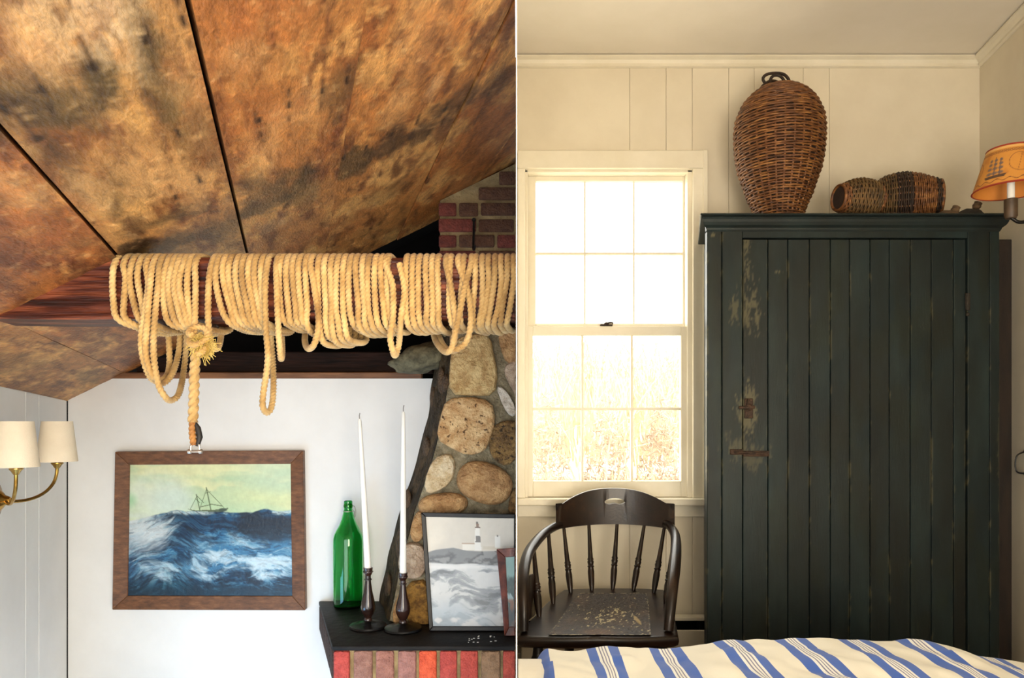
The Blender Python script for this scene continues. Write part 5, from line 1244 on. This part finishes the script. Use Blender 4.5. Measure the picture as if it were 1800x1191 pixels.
spindle(seat_pt(.055, .66) - Vector((0, 0, .01)), P(964, 934, 2.975), 1.05); spindle(seat_pt(.035, .38) - Vector((0, 0, .01)), P(938, 962, 2.83), 1.1)
spindle(seat_pt(.955, .66) - Vector((0, 0, .01)), P(1185, 946, 2.91), 1.05); spindle(seat_pt(.97, .38) - Vector((0, 0, .01)), P(1188, 975, 2.76), 1.1)
b = B(); q0, q1 = P(924, 1012, 2.66), P(936, 1086, 2.74); b.hexa([(q0.x - .006, 2.62, P(0, 1090, 2.62).z), (q0.x + .012, 2.62, P(0, 1090, 2.62).z), (q1.x + .012, 2.78, P(0, 1082, 2.78).z), (q1.x - .004, 2.78, P(0, 1082, 2.78).z), (q0.x - .006, 2.62, P(0, 1010, 2.62).z), (q0.x + .012, 2.62, P(0, 1010, 2.62).z), (q1.x + .012, 2.78, P(0, 1008, 2.78).z), (q1.x - .004, 2.78, P(0, 1008, 2.78).z)], .006, 2)
b.obj('arm_panel', chair_m, ch, 40, 'dark rounded wooden panel under the arm nearest the partition')
for (u, t, dx, dy) in [(.1, .14, -.02, -.05), (.9, .14, .03, -.05), (.14, .86, -.02, .07), (.86, .86, .02, .07)]:
    p1 = seat_pt(u, t) - Vector((0, 0, .03)); p0 = Vector((max(p1.x + dx, .02), p1.y + dy, .002))
    B().tube([p0.lerp(p1, f) for f in (0, .05, .3, .5, .55, .7, .8, .83, .86, 1)], [.013, .016, .02, .024, .019, .023, .02, .024, .019, .016], 14).obj('leg', chair_m, ch, 60)

# ---- low heater under the window wall, between chair and cupboard
ht = thing('baseboard_heater', (P(1150, 0, YR).x, YR - .05, 0), 'cream baseboard heater with a dark slot between the chair and the cupboard', 'heater')
zh = P(0, 1083, YR - .06).z
x0_, x1_ = .02, P(1243, 0, YR - .06).x + .0
B().box(x0_, x1_, YR - .07, YR - .02, zh - .018, zh, .004).obj('top_cover', cream_gloss, ht)
B().box(x0_, x1_, YR - .03, YR - .02, .02, zh - .018).obj('back_plate', void_m, ht)
B().box(x0_, x1_, YR - .078, YR - .068, .03, zh - .055, .003).obj('front_panel', cream_gloss, ht)
B().box(x1_ - .035, x1_ - .022, YR - .07, YR - .03, zh - .055, zh - .018).obj('fin', iron_m, ht)
B().box(x0_, x1_, YR - .068, YR - .03, 0, .03).obj('foot', cream_gloss, ht)

# ================================================================== BED
bed = thing('bed', (0.75, 1.5, 0), 'bed with a white sheet in the foreground below the chair and cupboard', 'bed')
bx1 = 1.50
B().box(.01, bx1, .85, 2.02, .12, .30, .01).obj('bed_base', bedwood_m, bed)
B().box(.01, bx1, .85, 2.03, .30, .50, .03, 3).obj('mattress', sheet_m, bed, 50)
for x_, y_ in [(.05, .9), (bx1 - .05, .9), (.05, 1.98), (bx1 - .05, 1.98)]: B().box(x_ - .03, x_ + .03, y_ - .03, y_ + .03, 0, .12, .004).obj('leg', bedwood_m, bed)
def sil(x):
    px = CX + x * F / 1.98
    py = np.interp(px, [900, 960, 1040, 1120, 1190, 1240, 1290, 1350, 1400, 1500, 1600, 1660, 1720, 1800, 1900], [1138, 1138, 1139, 1137, 1136, 1127, 1122, 1119, 1117, 1120, 1125, 1134, 1147, 1160, 1180])
    return E + (HZ - py) / F * 1.98
def duv_z(x, y):
    d = .012 * mnoise.noise(Vector((x * 5, y * 4, 2))) + .010 * mnoise.noise(Vector((x * 11 + y * 5, y * 6, 9))) + .005 * mnoise.noise(Vector((x * 24, y * 13, 4))) + .016 * (abs(mnoise.noise(Vector((x * 7 + y * 4, y * 5 - x * 2, 6)))) - .2)
    return float(sil(x)) + d * (1 if y < 1.9 else .6)
# sheet turned out beside the duvet, near the partition
xd0 = P(944, 0, 1.98).x
def duvet(s, t):
    x = xd0 + (bx1 + .06 - xd0) * s; y = .86 + (2.10 - .86) * t
    z = duv_z(x, min(y, 2.0)) - .002
    e_ = max(0, (y - 1.97) / .13); z -= .16 * e_ ** 2.2; y -= .03 * e_
    l = max(0, 1 - s / .02); z -= .03 * l * l
    r_ = max(0, (x - bx1 + .02) / .08); z -= .12 * r_ ** 2
    return Vector((x, y, max(z, .44)))
b = B(); nU, nV = 220, 110; b.grid(duvet, nU, nV)
dv = b.obj('duvet', stripe_m, smooth=80)
sm = dv.modifiers.new('solid', 'SOLIDIFY'); sm.thickness = .02; sm.offset = -1
tag(dv, 'puffy cream duvet with blue stripes spread over the bed', 'duvet')
uvl = dv.data.uv_layers.new(name='UVMap'); li = np.zeros(len(dv.data.loops), int); dv.data.loops.foreach_get('vertex_index', li)
ii, jj = np.meshgrid(np.arange(nU), np.arange(nV), indexing='ij')
s_, t_ = ii / (nU - 1), jj / (nV - 1)
xg = xd0 + (bx1 + .06 - xd0) * s_; yg = .86 + 1.24 * t_
wob = .02 * (fbm(xg * 4, yg * 4, 121, 3) - .5)
Sx = [947, 1030, 1142, 1254, 1362, 1472, 1578, 1708, 1815, 1925]          # left edge of each stripe group along the far fold
upos = np.interp(xg + wob - .10 * (2.0 - yg) * 0 , [(q - CX) / F * 1.98 for q in Sx], [-.345 + .0 + .0, 1, 2, 3, 4, 5, 6, 7, 8, 9])
first = xg < (1024 - CX) / F * 1.98
upos = np.where(first, np.where(xg + wob < (965 - CX) / F * 1.98, .40, .7), upos)
uvs = np.stack([upos, yg], -1).reshape(-1, 2)
uvl.data.foreach_set('uv', uvs[li].astype(np.float32).ravel())
shb = B(); shb.grid(lambda s, t: Vector((.004 + (xd0 + .05 - .004) * s, .86 + 1.16 * t, duv_z(.02, min(.86 + 1.16 * t, 1.99)) - .016 - .10 * max(0, (t - .92) / .08) ** 2)), 8, 60)
shb.obj('sheet_fold', sheet_m, bed, 80, 'white sheet folded back beside the duvet')
